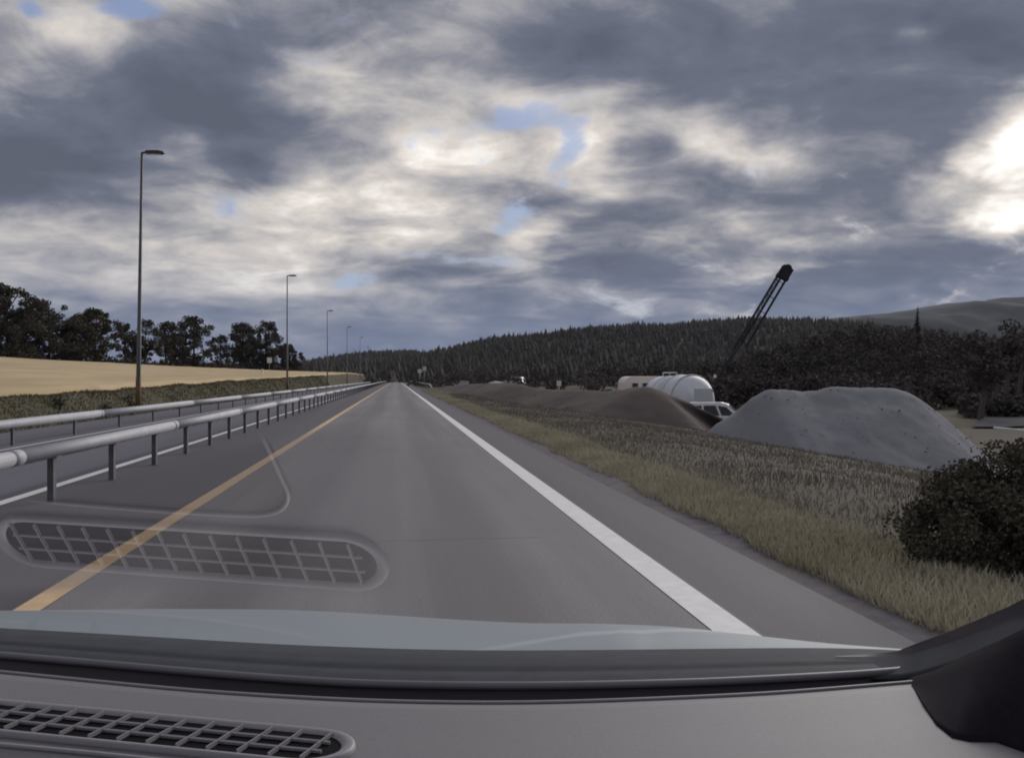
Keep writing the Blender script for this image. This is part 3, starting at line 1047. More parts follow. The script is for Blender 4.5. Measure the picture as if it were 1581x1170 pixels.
# loose stones that rolled down to the feet of the heaps
rng = np.random.default_rng(90)
for hname, n, m_, lab in (('gravel_heap', 420, 'grey_gravel', 'loose grey stones lying on the grey gravel heap'), ('soil_heap', 420, 'brown_soil', 'clods lying on the brown soil heap')):
    vs_ = np.array([v.co[:] for v in bpy.data.objects[hname].data.vertices])
    vs_ = vs_[vs_[:, 2] > -1.8]
    pk = vs_[rng.integers(0, len(vs_), n)] + rng.normal(0, .12, (n, 3)) * [1, 1, 0]
    sz = .014 + .035 * rng.random(n) ** 2
    o6 = np.array([[1, 0, 0], [0, 1, 0], [-1, 0, 0], [0, -1, 0], [0, 0, .8], [0, 0, -.8]])
    V = (pk[:, None, :] + o6[None] * sz[:, None, None] * rng.uniform(.6, 1.3, (n, 6, 1))).reshape(-1, 3)
    t3 = np.array([[0, 1, 4], [1, 2, 4], [2, 3, 4], [3, 0, 4], [1, 0, 5], [2, 1, 5], [3, 2, 5], [0, 3, 5]])
    tag(np_mesh('loose_stones' if m_ == 'grey_gravel' else 'soil_clods', V, (np.arange(n)[:, None, None] * 6 + t3[None]).reshape(-1, 3), M[m_]), lab, 'stones', kind='stuff')

# dark yard surface far right, with a white pipe along its near edge
ya = [at(1500, 664, 52), at(1640, 664, 52), at(1700, 612, 96), at(1545, 612, 96)]
yz = [float(terrain(p.x, p.y)) for p in ya]
yard = []
for i in range(13):
    row = []
    for j in range(13):
        a = ya[0].lerp(ya[1], j / 12); b = ya[3].lerp(ya[2], j / 12)
        q_ = a.lerp(b, i / 12)
        row.append(Vector((q_.x, q_.y, float(terrain(q_.x, q_.y)) + .12)))
    yard.append(row)
M['yard'] = mat('dark_yard_gravel', (.075, .072, .082), (.058, .056, .064), .95, 1.5, coords='World', spec=.05)
tag(MB().grid(yard).build('site_yard', M['yard'], smooth=True), kind='structure')
pa, pb = at(1534, 661, 50), at(1600, 667, 49)
wp = empty('white_pipe', pa, 0, 'white pipe lying along the edge of the grey yard', 'pipe')
MB().tube([(0, 0, 0), tuple((pb - pa) * .45)], .10, 10).build('pipe_length', M['white_metal'], wp, True)
MB().tube([tuple((pb - pa) * .46), tuple(pb - pa)], .10, 10).build('pipe_length', M['white_metal'], wp, True)
sup = MB()
for s in (.1, .4, .7): sup.box(tuple((pb - pa) * s + Vector((0, 0, -.55))), (.1, .1, .95))
sup.build('support', M['post_steel'], wp)

# ------------------------------------------------------------------ white bulk tank
td = 56.0
PXM = td / F
tc_ = at(1069, 620, td)
TR = 1.78
tank = empty('bulk_tank', (tc_.x, tc_.y, float(terrain(tc_.x, tc_.y))), 0, 'big white cylindrical tank with a domed end behind the soil heap', 'tank')
gz = tank.location.z
# axis: away from the lens and to the left
ax = (FWD * .90 - RGT * .43).normalized()
o0 = tc_ - tank.location
u_ = ax.cross(UP).normalized()
w_ = u_.cross(ax)


def ring_body(stations, n=36):
    rows = []
    for s, r in stations:
        rows.append([o0 + ax * s + (u_ * math.cos(2 * math.pi * k / n) + w_ * math.sin(2 * math.pi * k / n)) * r for k in range(n + 1)])
    return MB().grid(rows)


ring_body([(.0, TR * .985), (.05, TR), (1.2, TR), (1.25, TR * .93)]).build('shell', M['white_metal'], tank, True)
ring_body([(-.0, TR * .985), (-.20, TR * .95), (-.50, TR * .82), (-.72, TR * .62), (-.86, TR * .36), (-.92, .01)]).build('domed_end', M['white_metal'], tank, True)
ring_body([(1.25, TR * .88), (1.6, TR * .88), (1.62, TR * .96), (3.4, TR * .94), (3.7, TR * .6), (3.8, .01)]).build('rear_shell', M['white_metal'], tank, True)
for s, r in ((.03, TR), (1.18, TR), (2.5, TR * .95)):
    ring_body([(s - .06, r + .003), (s - .055, r + .05), (s + .055, r + .05), (s + .06, r + .003)]).build('band', M['white_metal2'], tank, True)
# flat panel standing against the near end
pn = at(1086, 627, td - 1.5) - tank.location
Mx = Matrix.Rotation(-YAW + R(-6), 3, 'Z')
MB().box(tuple(pn), (1.2, .10, 2.3), Mx).build('end_panel', M['white_metal2'], tank, bevel=.02)
MB().tube([pn + Vector((.1, -.10, -.1)), pn + Vector((.1, -.04, -.1))], .07, 10).build('hatch_knob', M['post_steel'], tank)
lg = MB()
for s in (.4, 2.6):
    for sd_ in (-1, 1):
        c = o0 + ax * s + u_ * sd_ * .9
        lg.box((c.x, c.y, (o0.z - 1.3) / 2), (.22, .22, o0.z - 1.3 + .1))
lg.build('cradle', M['post_steel'], tank)
# walkway frame on the back of the tank
fr = MB()
for s in (1.7, 2.5, 3.3):
    b = o0 + ax * s + w_ * TR * .95
    fr.tube([b, b + UP * .26], .03, 5)
fr.tube([o0 + ax * 1.7 + w_ * TR * .95 + UP * .25, o0 + ax * 3.3 + w_ * TR * .95 + UP * .25], .04, 5)
fr.build('walkway_rail', M['white_metal'], tank)

# aerial / beacon by the tank
bp = at(1104, 597, td + 2)
be = empty('beacon_pole', (bp.x, bp.y, gz), 0, 'thin pole with a small white lamp behind the tank', 'pole')
MB().tube([(0, 0, 0), (0, 0, bp.z - gz + .7)], .03, 6).build('pole', M['rig'], be)
MB().tube([(0, 0, bp.z - gz + .62), (0, 0, bp.z - gz + .85)], [.1, .08], 8).build('beacon', M['white_metal'], be)

# ------------------------------------------------------------------ cream caravan shaped body
cd = 62.0
cp = at(995, 600, cd)
ch = empty('caravan', (cp.x, cp.y, float(terrain(cp.x, cp.y))), -YAW + R(8), 'cream pink caravan with rounded end peeking over the soil heap', 'caravan')
ctop = 1.28 + (585 - 581) / F * cd - ch.location.z
Lh = 1.75
prof = []
for k in range(9):
    a = R(180 - 90 * k / 8); prof.append((-Lh + .55 + .55 * math.cos(a), ctop - .55 + .55 * math.sin(a)))
for k in range(9):
    a = R(90 - 90 * k / 8); prof.append((Lh - .4 + .4 * math.cos(a), ctop - .4 + .4 * math.sin(a)))
prof += [(Lh, ctop - 2.3), (-Lh + .1, ctop - 2.3), (-Lh, ctop - 2.1)]
MB().prism(prof, 'y', -1.0, 1.0).build('body', M['cream'], ch, bevel=.05)
for cx, w in ((-1.0, .42), (-.15, .62), (.72, .62)):
    fr_ = MB().box((cx, -1.02, ctop - .70), (w + .08, .05, .50)).build('window', M['white_metal'], ch, bevel=.01)
    MB().box((cx, -1.05, ctop - .70), (w, .03, .42)).build('pane', M['dark_glass'], fr_)
MB().box((0, -1.02, ctop - 1.15), (2 * Lh - .3, .03, .10)).build('trim_strip', M['white_metal'], ch)
for sx in (-.3, .3):
    wl = MB().tube([(sx, -1.0, .32), (sx, -.8, .32)], .32, 16).build('wheel', M['tyre'], ch)
MB().box((0, 0, ctop - 2.4), (3.0, 1.6, .2)).build('chassis', M['rig'], ch)
MB().box((0, -.9, .0 + .25), (.12, .12, .9)).build('prop_leg', M['rig'], ch)
# white plate / tarpaulin left of it
tp = at(941, 604, 47)
tg = MB()
rows = []
for i in range(5):
    rows.append([Vector((-.30 + .15 * j, -.35 + .18 * i, .10 * math.sin(j * .9) + .05 * math.cos(i * 1.7) + .10 - .03 * i)) for j in range(5)])
tg.grid(rows)
to = tg.build('white_sheet', M['white_metal'], None, True)
to.location = tp - Vector((0, 0, .05)); to.rotation_euler = (0, 0, -YAW)
sol = to.modifiers.new('thickness', 'SOLIDIFY'); sol.thickness = .03
tag(to, 'small white sheet lying on the crest of the soil heap left of the caravan', 'sheet')


# ------------------------------------------------------------------ cars
def build_car(loc, rz, paint, label, group=None, boxy=1.0):
    t = empty('parked_car', loc, rz, label, 'car', group)
    # side profile (y forward is +x here), z up
    low = [(-2.2, .38), (-2.25, .62), (-2.2, .98), (1.0, 1.02), (1.95, .90), (2.2, .70), (2.22, .40), (1.85, .30), (-1.85, .30)]
    b = MB().prism(low, 'y', -.88, .88).build('body', paint, t, bevel=.06)
    cab0 = [(-2.12, .98), (-1.98, 1.60), (-1.75, 1.70), (.0, 1.72), (.35, 1.63), (1.12, 1.0)]
    mb = MB()
    # cabin tapers inwards
    n = len(cab0)
    vs = []
    for s in (-1, 1):
        for (x, z) in cab0:
            vs.append((x, s * (.86 - .22 * (z - .98) / .74), z))
    fs = [(i, (i + 1) % n, n + (i + 1) % n, n + i) for i in range(n)] + [tuple(range(n - 1, -1, -1)), tuple(range(n, 2 * n))]
    mb.add(vs, fs).build('cabin', paint, t)
    def side(x, z, s, off=.012): return (x, s * (.86 - .22 * (z - .98) / .74 + off), z)
    for s in (-1, 1):
        for poly in ([(-1.92, 1.06), (-1.86, 1.52), (-1.05, 1.56), (-1.0, 1.06)], [(-.90, 1.06), (-.93, 1.56), (-.28, 1.57), (-.05, 1.06)], [(.06, 1.06), (-.16, 1.56), (.30, 1.50), (.80, 1.06)]):
            pts = [side(x, z, s) for x, z in poly] + [side(x, z, s, -.02) for x, z in poly]
            m = len(poly)
            MB().add(pts, [tuple(range(m)), tuple(range(2 * m - 1, m - 1, -1))] + [(i, (i + 1) % m, m + (i + 1) % m, m + i) for i in range(m)]).build('window', M['dark_glass'], t)
        for x in (-1.35, 1.4):
            w = MB().tube([(x, s * .70, .34), (x, s * .90, .34)], .34, 18).build('wheel', M['tyre'], t)
            MB().tube([(x, s * .88, .34), (x, s * .915, .34)], .21, 14).build('rim', M['rim'], w)
        MB().box((2.13, s * .62, .76), (.16, .34, .14)).build('headlight', M['clear_lens'], t, bevel=.02)
        MB().box((-2.21, s * .72, .86), (.07, .18, .26)).build('tail_light', M['red_lens'], t)
        MB().box((.62, s * .98, 1.08), (.12, .16, .12)).build('mirror', paint, t, bevel=.02)
    MB().add([(.42, -.62, 1.58), (.42, .62, 1.58), (1.08, .74, 1.04), (1.08, -.74, 1.04)], [(0, 1, 2, 3)]).build('windscreen', M['dark_glass'], t).location = (.015, 0, .015)
    MB().add([(-2.00, -.62, 1.56), (-2.00, .62, 1.56), (-2.11, .74, 1.06), (-2.11, -.74, 1.06)], [(0, 3, 2, 1)]).build('rear_window', M['dark_glass'], t).location = (-.03, 0, 0)
    return t


vd = 44.0
vp = at(1114, 650, vd)
van = build_car((vp.x, vp.y, 1.28 + (585 - 621) / F * vd - 1.72 * 1.0), -YAW + R(-18), M['car_white'], 'white estate car half hidden between the tank and the grey gravel heap')
van.scale = (.92, .92, 1.0)
cp2 = at(790, 594, 140)
build_car((cp2.x, cp2.y, float(terrain(cp2.x, cp2.y)) + .02), -YAW + R(160), M['car_silver'], 'tiny silver car far away at the edge of the building site')
cp3 = at(808, 594, 160)

# ------------------------------------------------------------------ leaning lattice mast rig
rd = 72.0
head = at(1211, 414, rd)
foot = at(1072, 646, rd)
rig = empty('drilling_rig', (foot.x, foot.y, float(terrain(foot.x, foot.y))), 0, 'dark lattice mast leaning right above the heaps, its base behind the tank', 'drilling rig')
h_ = head - rig.location
f_ = foot - rig.location
dm = (h_ - f_).normalized()
ux = dm.cross(FWD).normalized()      # sideways in the mast plane
uy = ux.cross(dm).normalized()
Lm = (h_ - f_).length
wm = .34
for sx in (-1, 1):
    for sy in (-1, 1):
        MB().tube([f_ + ux * sx * .07 + uy * sy * .07, f_ + dm * Lm * .42 + ux * sx * .07 + uy * sy * .07, f_ + dm * Lm * .52 + ux * sx * wm * .5 + uy * sy * wm * .5, f_ + dm * (Lm - .6) + ux * sx * wm * .5 + uy * sy * wm * .5], [.035, .04, .06, .06], 6).build('chord', M['rig'], rig)
br = MB()
nb = 17
for k in range(nb):
    s0, s1 = Lm * .52 + k * (Lm * .48 - .8) / nb, Lm * .52 + (k + 1) * (Lm * .48 - .8) / nb
    sgn = 1 if k % 2 else -1
    for sy in (-1, 1):
        br.tube([f_ + dm * s0 - ux * sgn * wm * .5 + uy * sy * wm * .5, f_ + dm * s1 + ux * sgn * wm * .5 + uy * sy * wm * .5], .036, 4)
        br.tube([f_ + dm * s0 - ux * wm * .5 + uy * sy * wm * .5, f_ + dm * s0 + ux * wm * .5 + uy * sy * wm * .5], .024, 4)
o = br.build('lattice_bracing', M['rig'], rig)
o['kind'] = 'stuff'
# second thin boom member on the right hand side
side_v = -ux if (-ux).dot(RGT) > 0 else ux
MB().tube([f_ + dm * Lm * .50 + side_v * .66, f_ + dm * (Lm - .5) + side_v * .62], .10, 8).build('drill_rod', M['rig'], rig)
tie = MB()
for k in range(5):
    s = Lm * (.52 + .10 * k)
    tie.tube([f_ + dm * s, f_ + dm * s + side_v * .66], .03, 5)
tie.build('rod_guide', M['rig'], rig)
# head: two cheek plates with a sheave between them
hc_ = f_ + dm * (Lm - .2) + side_v * .25
Mh = Matrix((ux, uy, dm)).transposed()
for s in (-1, 1):
    MB().box(tuple(hc_ + uy * s * .24), (.95, .05, .85), Mh).build('cheek_plate', M['rig'], rig, bevel=.015)
MB().tube([hc_ - uy * .14 + dm * .30, hc_ + uy * .14 + dm * .30], .36, 20).build('sheave', M['rig'], rig)
MB().box(tuple(hc_ - dm * .55), (1.05, .55, .30), Mh).build('head_block', M['rig'], rig, bevel=.02)
# hoist rope down to the machine, tracks and cab (hidden behind the tank)
MB().tube([f_ + dm * Lm * .51 - side_v * .2, f_ + dm * Lm * .36 - side_v * .34], .035, 5).build('brace_ram', M['rig'], rig)
for s in (-1, 1):
    MB().prism([(-1.7, .1), (-1.9, .45), (-1.6, .8), (1.6, .8), (1.9, .45), (1.7, .1)], 'y', s * 1.0 - .25, s * 1.0 + .25).build('track', M['tyre'], rig, bevel=.03)
MB().box((-.2, 0, 1.2), (2.6, 1.6, .8)).build('engine_house', M['rig'], rig, bevel=.05)
cb = MB().box((.9, -.75, 1.7), (1.1, .9, 1.5)).build('cab', M['rig'], rig, bevel=.05)
MB().box((.9, -1.21, 1.95), (.8, .03, .7)).build('window', M['dark_glass'], cb)


# ------------------------------------------------------------------ small things by the road
def sign(px, py, d, r, label, shape='round'):
    c = at(px, py, d)
    zg = float(terrain(c.x, c.y))
    t = empty('road_sign', (c.x, c.y, zg), -YAW, label, 'road sign')
    h = c.z - zg
    MB().tube([(0, .05, -.3), (0, .05, h + r * .8)], .045, 8).build('post', M['sign_back'], t, True)
    if shape == 'round':
        MB().tube([(0, 0, h), (0, .02, h)], r, 24).build('sign_plate', M['sign_face'], t)
    else:
        MB().box((0, 0, h), (2 * r, .03, 2.3 * r)).build('sign_plate', M['sign_face'], t, bevel=.008)
    return t


sign(648, 573, 150, .40, 'round pale road sign on a post beyond the right guard rail')
sign(655.5, 569, 175, .36, 'smaller pale road sign just right of and beyond the round one', 'rect')
sign(863, 592, 72, .20, 'small white notice board standing on the low brown soil heap', 'rect')
sign(416, 556, 180, .5, 'pale sign plate in front of the last clump of trees', 'rect')
mk = at(405, 594, 100)
mt_ = empty('marker_post', (mk.x, mk.y, float(terrain(mk.x, mk.y))), 0, 'short white marker post on the left bank beyond the far rail', 'marker post')
MB().prism([(-.06, 0), (.06, 0), (.06, .85), (.0, .95), (-.06, .88)], 'y', -.2, .2).build('post_body', M['sign_face'], mt_, bevel=.01)
MB().box((.0, -.21, .7), (.07, .012, .16)).build('reflector', M['rig'], mt_)
# pale concrete barrier left of the pale heap
bp_ = at(711, 587, 150)
bt = empty('concrete_barrier', (bp_.x, bp_.y, float(terrain(bp_.x, bp_.y)) - .02), -YAW + R(4), 'low pale concrete barrier far away left of the pale heap', 'barrier')
for k in range(2):
    MB().prism([(-.30, 0), (.30, 0), (.30, .15), (.12, .45), (.10, 1.0), (-.10, 1.0), (-.12, .45), (-.30, .15)], 'x', -1.5 + k * 1.52, 0 + k * 1.52 - .02).build('barrier_block', M['concrete'], bt, bevel=.02)

# white house on the right far away
hp = at(1572, 536, 330)
hz = 1.28 + (585 - 533) / F * 330
ho = empty('house', (hp.x, hp.y, hz), R(-30), 'white house with dark roof among trees at the right picture edge', 'house')
MB().box((0, 0, -3), (9, 7, 9)).build('wall', M['house_wall'], ho)
MB().prism([(-4.1, 1.5), (0, 4.0), (4.1, 1.5), (4.1, 1.3), (-4.1, 1.3)], 'x', -4.9, 4.9).build('roof', M['house_roof'], ho)
for x in (-2.8, 0, 2.8):
    w = MB().box((x, -3.53, .1), (1.2, .08, 1.3)).build('window', M['white_metal'], ho)
    MB().box((x, -3.58, .1), (1.0, .04, 1.1)).build('pane', M['dark_glass'], w)


# ------------------------------------------------------------------ the car the camera rides in
car = empty('car', (0, .3, 0), 0, 'grey dashboard, dark pillar and pale blue bonnet of the car carrying the camera', 'car')
CO = Vector(car.location)
ZD = EYE.z - .30                                         # dashboard top


def tr(pts, n=60, x0=-260, x1=1500):
    xs = np.linspace(x0, x1, n)
    ys = np.interp(xs, *zip(*pts))
    for _ in range(3):
        ys = np.convolve(np.pad(ys, 2, 'reflect', reflect_type='odd'), [.12, .22, .32, .22, .12], 'valid')
    return list(zip(xs, ys))


L0 = tr([(-260, 948), (0, 947), (200, 940), (450, 940), (600, 949), (760, 961), (860, 966), (920, 961), (1000, 963), (1100, 971), (1150, 980), (1300, 1001), (1400, 1011), (1500, 1016)])
L1 = tr([(-260, 968), (0, 982), (200, 994), (400, 1007), (600, 1015), (760, 1018), (1000, 1016), (1200, 1013.5), (1341, 1013), (1420, 1017), (1500, 1022)])
L2 = tr([(-260, 992), (0, 1012), (150, 1025), (304, 1039), (500, 1054), (600, 1058), (760, 1060), (900, 1059), (1100, 1054), (1250, 1046), (1350, 1041), (1400, 1037), (1500, 1022)])
L3 = tr([(-260, 1012), (0, 1037), (150, 1052), (304, 1067), (500, 1079), (600, 1083), (766, 1085.5), (900, 1083), (1100, 1075), (1200, 1070), (1300, 1062), (1400, 1053), (1500, 1046)])


def onz(line, z): return [at_z(px, py, z) - CO for px, py in line]


# bonnet
rows = []
rear = onz(L1, ZD - .025)
for t_ in (0, .08, .2, .35, .5, .65, .8, .92, 1.0):
    row = []
    for (px, y1), (_, y0), pr in zip(L1, L0, rear):
        dr = (EYE.z - (ZD - .025)) * F / (y1 - 585) + .05
        dd = dr + (2.02 - dr) * t_
        zr_ = (y1 - 585) / F * dr
        zf_ = (y0 - 585) / F * 2.02
        zz = zr_ + (zf_ - zr_) * t_
        bulge = .012 * math.sin(math.pi * t_)
        # pressed crease running forward on the right of the bonnet
        cr = .006 * math.exp(-((px - (975 - 55 * t_)) / 16) ** 2) * math.sin(math.pi * min(t_ + .1, 1))
        cr += .010 / (1 + math.exp((px - (950 - 40 * t_)) / 9)) * math.sin(math.pi * t_) * .6
        row.append(at(px, 585, dd) - UP * (zz - bulge - cr) - CO)
    rows.append(row)
last = rows[-1]
rows.append([p + FWD * .10 - UP * .05 for p in last])
rows.append([p + FWD * .16 - UP * .30 for p in last])
MB().grid(rows).build('bonnet', M['bonnet'], car, True)

# cowl panel with louvre grooves, seal bead, black frit strip
r0 = [p + FWD * .045 - UP * .004 for p in onz(L1, ZD - .025)]
a = onz(L1, ZD - .020); b = onz(L2, ZD - .006)
rows = [[p - UP * .06 for p in r0], r0]
for t_ in (0, .12, .3, .5, .56, .62, .8, .95, 1.0):
    dip = -.004 if abs(t_ - .56) < .01 else 0
    rows.append([p.lerp(q_, t_) + UP * (dip + .004 * math.sin(math.pi * t_)) for p, q_ in zip(a, b)])
MB().grid(rows).build('cowl_panel', M['cowl'], car, True)
MB().tube([p + UP * .001 for p in b], .0042, 8).build('windscreen_seal', M['seal'], car, True)
c_ = onz(L3, ZD)
rows = [[p - UP * .001 for p in b], [p.lerp(q_, .35) - UP * .016 for p, q_ in zip(b, c_)], [p.lerp(q_, .75) - UP * .02 for p, q_ in zip(b, c_)], [p.lerp(q_, .99) - UP * .012 for p, q_ in zip(b, c_)]]
MB().grid(rows).build('windscreen_gutter', M['frit'], car, True)
# dashboard: rolled front edge, flat top, reaching back towards (and below) the lens
dd_ = [(0, -.012), (0, -.003), (.004, 0), (.02, .0008), (.06, -.001), (.09, .0), (.13, .0), (.2, .0), (.28, 0), (.36, 0)]
rows = []
for back, up_ in dd_:
    rows.append([p - FWD * back * (1 if back < .07 else 1) + UP * up_ for p in c_])
rows.append([p - FWD * .44 - UP * .05 for p in c_])
rows.append([p - FWD * .47 - UP * .3 for p in c_])
MB().grid(rows).build('dashboard', M['dash'], car, True)
MB().tube([p + UP * .0005 for p in c_], .0016, 6).build('dashboard_piping', M['trim_light'], car, True)

# defroster vent: a long rounded slot; rim, black sheet, cross ribs, two long slats
V0 = at_z(-120, 1098, ZD); V1 = at_z(546, 1163, ZD)
vx_ = (V1 - V0); VL = vx_.length; vx_.normalize()
vy_ = UP.cross(vx_).normalized()
if vy_.dot(FWD) < 0: vy_ = -vy_
vent = empty('defroster_vent', (0, 0, 0))
vent.parent = car
vent.location = V0 - CO + UP * .0012
VW = .064


def vp_(a, b, c): return vx_ * a + vy_ * b + UP * c


def stadium(w, inset, n=14):
    """outline of the slot, rounded at the right end, slimmer at the left"""
    pts = []
    r = w / 2
    for k in range(n + 1):
        an = -math.pi / 2 + math.pi * k / n
        pts.append((VL - inset - r * 1.25 + r * 1.25 * math.cos(an), r * math.sin(an)))
    for k in range(n + 1):
        an = math.pi / 2 + math.pi * k / n
        pts.append((inset + r * 1.25 + r * 1.25 * math.cos(an), r * math.sin(an)))
    return pts


def loop_grid(loops):
    rows = [[vp_(x, y, h) for x, y in lp + lp[:1]] for lp, h in loops]
    return MB().grid(rows)


outer, mid_, inner = stadium(VW, 0), stadium(VW * .93, .0025), stadium(VW * .745, .012)
loop_grid([(outer, -.001), (stadium(VW * .985, .0008), .0030), (mid_, .0040), (stadium(VW * .81, .0085), .0030), (inner, .0006)]).build('vent_rim', M['trim_light'], vent, True)
iv = stadium(VW * .75, .0117)
MB().add([vp_(x, y, .0004) for x, y in iv], [tuple(range(len(iv)))]).build('vent_shade_sheet', M['shaft_shade'], vent)  # flat black sheet painted for the dark of the open shaft
nr = 14
for k in range(nr):
    s = .03 + (VL - .062) * k / (nr - 1)
    A_ = vp_(s - .003, -VW * .367, 0); B_ = vp_(s + .003, VW * .367, 0)
    nrm = (B_ - A_).normalized().cross(UP)
    vs = []
    for p_ in (A_, B_):
        for sg in (-1, 1):
            vs += [p_ + nrm * sg * .0007 + UP * .0007, p_ + nrm * sg * .0006 + UP * .0042]
    MB().add(vs, [(0, 1, 5, 4), (2, 6, 7, 3), (1, 3, 7, 5), (0, 2, 3, 1), (4, 5, 7, 6)]).build('vent_rib', M['trim_light'], vent)
for off in (-VW * .128, VW * .128):
    sl = MB()
    sl.add([vp_(.024, off - .0009, .0028), vp_(VL - .024, off - .0009, .0028), vp_(VL - .024, off + .0009, .0034), vp_(.024, off + .0009, .0034),
            vp_(.024, off - .0009, .0008), vp_(VL - .024, off - .0009, .0008), vp_(VL - .024, off + .0009, .0008), vp_(.024, off + .0009, .0008)],
           [(0, 1, 2, 3), (0, 4, 5, 1), (3, 2, 6, 7), (0, 3, 7, 4), (1, 5, 6, 2)])
    sl.build('vent_slat', M['trim_light'], vent)

# right hand pillar: grey outer band and dark inner trim
def pxs(points, d):
    return [at(px, py, dd) - CO for (px, py), dd in zip(points, d)]


pil = MB()
p_top = [(1404, 1050), (1414, 1047), (1450, 1036), (1500, 1018), (1545, 999), (1581, 983), (1640, 955), (1760, 900)]
p_bot = [(1407, 1056), (1422, 1080), (1445, 1116), (1470, 1136), (1497, 1142), (1538, 1143), (1581, 1158), (1640, 1190)]
dpt = [.838, .832, .815, .79, .765, .745, .71, .66]
A_ = pxs(p_top, dpt); B_ = [at_z(px, py, ZD + .0015) - CO for px, py in p_bot]
pil.grid([[p + FWD * .03 - UP * .01 for p in A_], A_, [p.lerp(q_, .10) - FWD * .002 for p, q_ in zip(A_, B_)], [p.lerp(q_, .5) - FWD * .003 for p, q_ in zip(A_, B_)], [p.lerp(q_, .93) - FWD * .001 for p, q_ in zip(A_, B_)], B_, [p - UP * .02 for p in B_]])
pil.build('pillar_trim', M['pillar'], car, True)
q_top = [(1290, 1012.5), (1335, 1012), (1390, 1008), (1420, 999), (1470, 984), (1520, 967), (1581, 945), (1640, 918), (1760, 855)]
q_mid = [(1290, 1013), (1335, 1013), (1390, 1011), (1420, 1005), (1470, 990), (1520, 973), (1581, 951), (1640, 925), (1760, 865)]
q_bot = [(1290, 1048), (1335, 1048), (1390, 1048), (1414, 1045), (1470, 1029), (1520, 1010), (1581, 985), (1640, 962), (1760, 910)]
dq = [.955, .945, .915, .89, .86, .83, .795, .75, .68]
dqb = [.882, .872, .852, .84, .81, .785, .75, .71, .64]
A_ = pxs(q_top, dq); Bm = pxs(q_mid, [d_ - .004 for d_ in dq]); B_ = pxs(q_bot, dqb)
MB().grid([[p + FWD * .03 * i_ / 8 for i_, p in enumerate(A_)], A_, Bm]).build('pillar_seal', M['frit'], car, True)
MB().grid([Bm, [p.lerp(q_, .3) for p, q_ in zip(Bm, B_)], [p.lerp(q_, .75) for p, q_ in zip(Bm, B_)], B_, [p + FWD * .02 - UP * .01 for p in B_]]).build('pillar_frame', M['cowl'], car, True)

# windscreen glass: raked plane; the lower left of it mirrors the dashboard
gn = (RGT * -.115 - FWD * math.sin(.525) - UP * math.cos(.525)).normalized()
GC = -.142


def on_glass(px, py):
    px, py = float(px), float(py)
    r = FWD + RGT * ((px - 790.5) / F) + UP * ((585 - py) / F)
    return EYE + r * (GC / gn.dot(r))


def mirrored(px, py):
    """point of the dashboard whose mirror image appears at photo pixel px, py"""
    m_ = on_glass(px, py)
    r = m_ - EYE
    r = r - 2 * r.dot(gn) * gn
    k = (ZD - m_.z) / r.z
    return m_ + r * k


# lid in the dashboard top between vent and lens; its seam is mirrored in the glass
seam = [(40, 768), (120, 776), (250, 786), (380, 793), (425, 789), (443, 776), (446, 758), (436, 735), (418, 695), (402, 660), (392, 630)]
sp = [mirrored(*q_) - CO for q_ in seam]
SP = []
for i in range(len(sp) - 1):
    p0, p1, p2, p3 = sp[max(i - 1, 0)], sp[i], sp[i + 1], sp[min(i + 2, len(sp) - 1)]
    for k in range(6):
        t_ = k / 6
        SP.append(.5 * ((2 * p1) + (p2 - p0) * t_ + (2 * p0 - 5 * p1 + 4 * p2 - p3) * t_ ** 2 + (3 * p1 - p0 - 3 * p2 + p3) * t_ ** 3))
SP.append(sp[-1])
lid = MB()
lid.add([p + UP * .0015 for p in SP] + [SP[-1] - RGT * .5 + UP * .0015, SP[0] - RGT * .3 + UP * .0015], [tuple(range(len(SP) + 2))])
M['lid'] = mat('dark_lid_plastic', (.10, .096, .104), (.09, .086, .094), .7, 250, bump=.1, bscale=900, spec=.3)
lid.build('dashboard_lid', M['lid'], car)
MB().tube([p + UP * .002 for p in SP], .0022, 6).build('lid_edge', M['trim_light'], car, True)

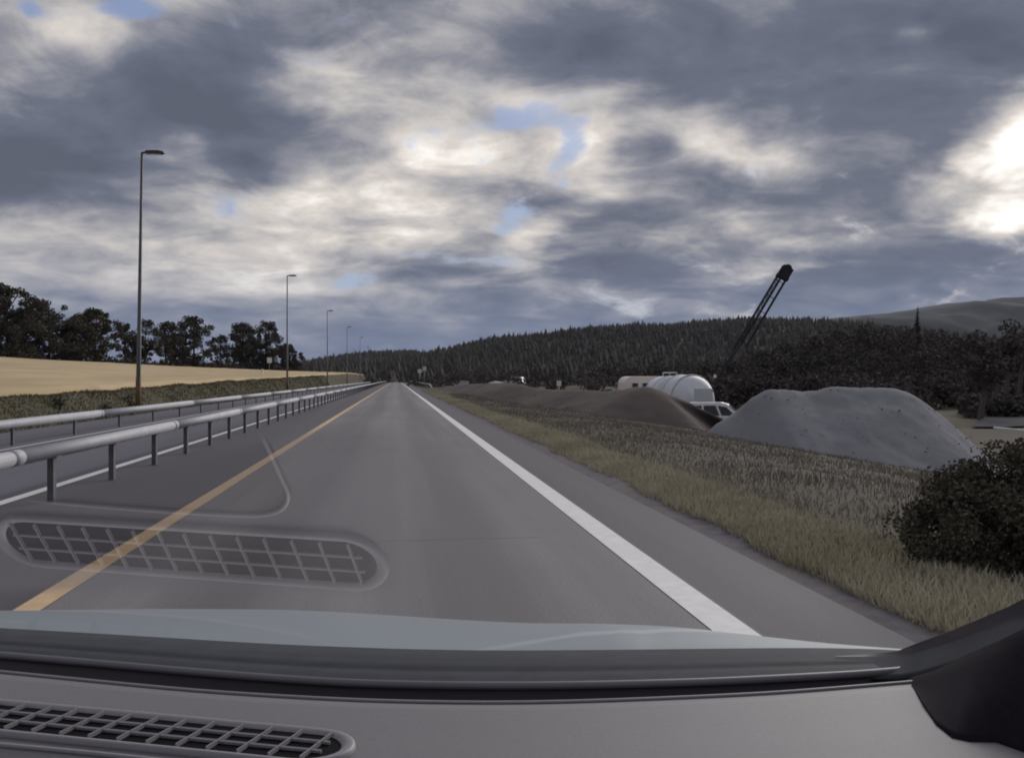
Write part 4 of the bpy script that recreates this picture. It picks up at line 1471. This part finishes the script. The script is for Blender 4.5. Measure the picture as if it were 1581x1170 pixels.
mclear = bpy.data.materials.new('clear_glass')
mclear.use_nodes = True
nt = mclear.node_tree
nt.nodes.clear()
o_ = nt.nodes.new('ShaderNodeOutputMaterial'); tb = nt.nodes.new('ShaderNodeBsdfTransparent')
tb.inputs[0].default_value = (.97, .97, .97, 1)
nt.links.new(tb.outputs[0], o_.inputs[0])
mglass = bpy.data.materials.new('reflecting_glass')
mglass.use_nodes = True
t = NT(mglass.node_tree)
t.n.clear()
o_ = t.n.new('ShaderNodeOutputMaterial'); tb = t.n.new('ShaderNodeBsdfTransparent'); gl = t.n.new('ShaderNodeBsdfGlossy'); mx = t.n.new('ShaderNodeMixShader')
tb.inputs[0].default_value = (.97, .97, .97, 1)
gl.inputs['Roughness'].default_value = 0.0
gl.inputs['Color'].default_value = (1, 1, 1, 1)
at_ = t.n.new('ShaderNodeAttribute')
at_.attribute_name = 'mirror_fade'
t.l.new(t.math('MULTIPLY', at_.outputs['Fac'], .52), mx.inputs[0])
t.l.new(tb.outputs[0], mx.inputs[1]); t.l.new(gl.outputs[0], mx.inputs[2]); t.l.new(mx.outputs[0], o_.inputs[0])

cxs = list(np.linspace(-60, 650, 60))


def ytop(x): return max(650.0, 775 - .27 * x)


rows, att = [], []
for s in np.linspace(0, 1, 50):
    row = []
    for x in cxs:
        y = ytop(x) + (965 - ytop(x)) * s
        row.append(on_glass(x, y) - CO)
        f_top = smooth01((y - ytop(x)) / 28); f_bot = 1 - smooth01((y - 898) / 26); f_r = 1 - smooth01((x - 560) / 85)
        att.append(float(f_top * f_bot * f_r))
    rows.append(row)
og = MB().grid(rows).build('windscreen_pane', mglass, car, fix=False)
og['label'] = 'lower left of the windscreen glass mirroring the dashboard vent'
ca = og.data.attributes.new('mirror_fade', 'FLOAT', 'POINT')  # painted reflectivity: the mirror image is faded out towards the patch edges
ca.data.foreach_set('value', att)
cl_ = MB()
cl_.grid([[on_glass(x, -260) - CO for x in cxs], [on_glass(x, ytop(x)) - CO for x in cxs]])
cl_.grid([[on_glass(x, 965) - CO for x in cxs], [on_glass(x, 1030) - CO for x in cxs]])
cl_.grid([[on_glass(x, -260) - CO for x in (-200, -60)], [on_glass(x, 1030) - CO for x in (-200, -60)]])
cl_.grid([[on_glass(x, -260) - CO for x in (650, 1000, 1400, 1800)], [on_glass(x, yb) - CO for x, yb in ((650, 1030), (1000, 1030), (1400, 1005), (1800, 850))]])
cl_.build('windscreen_pane', mclear, car, fix=False)
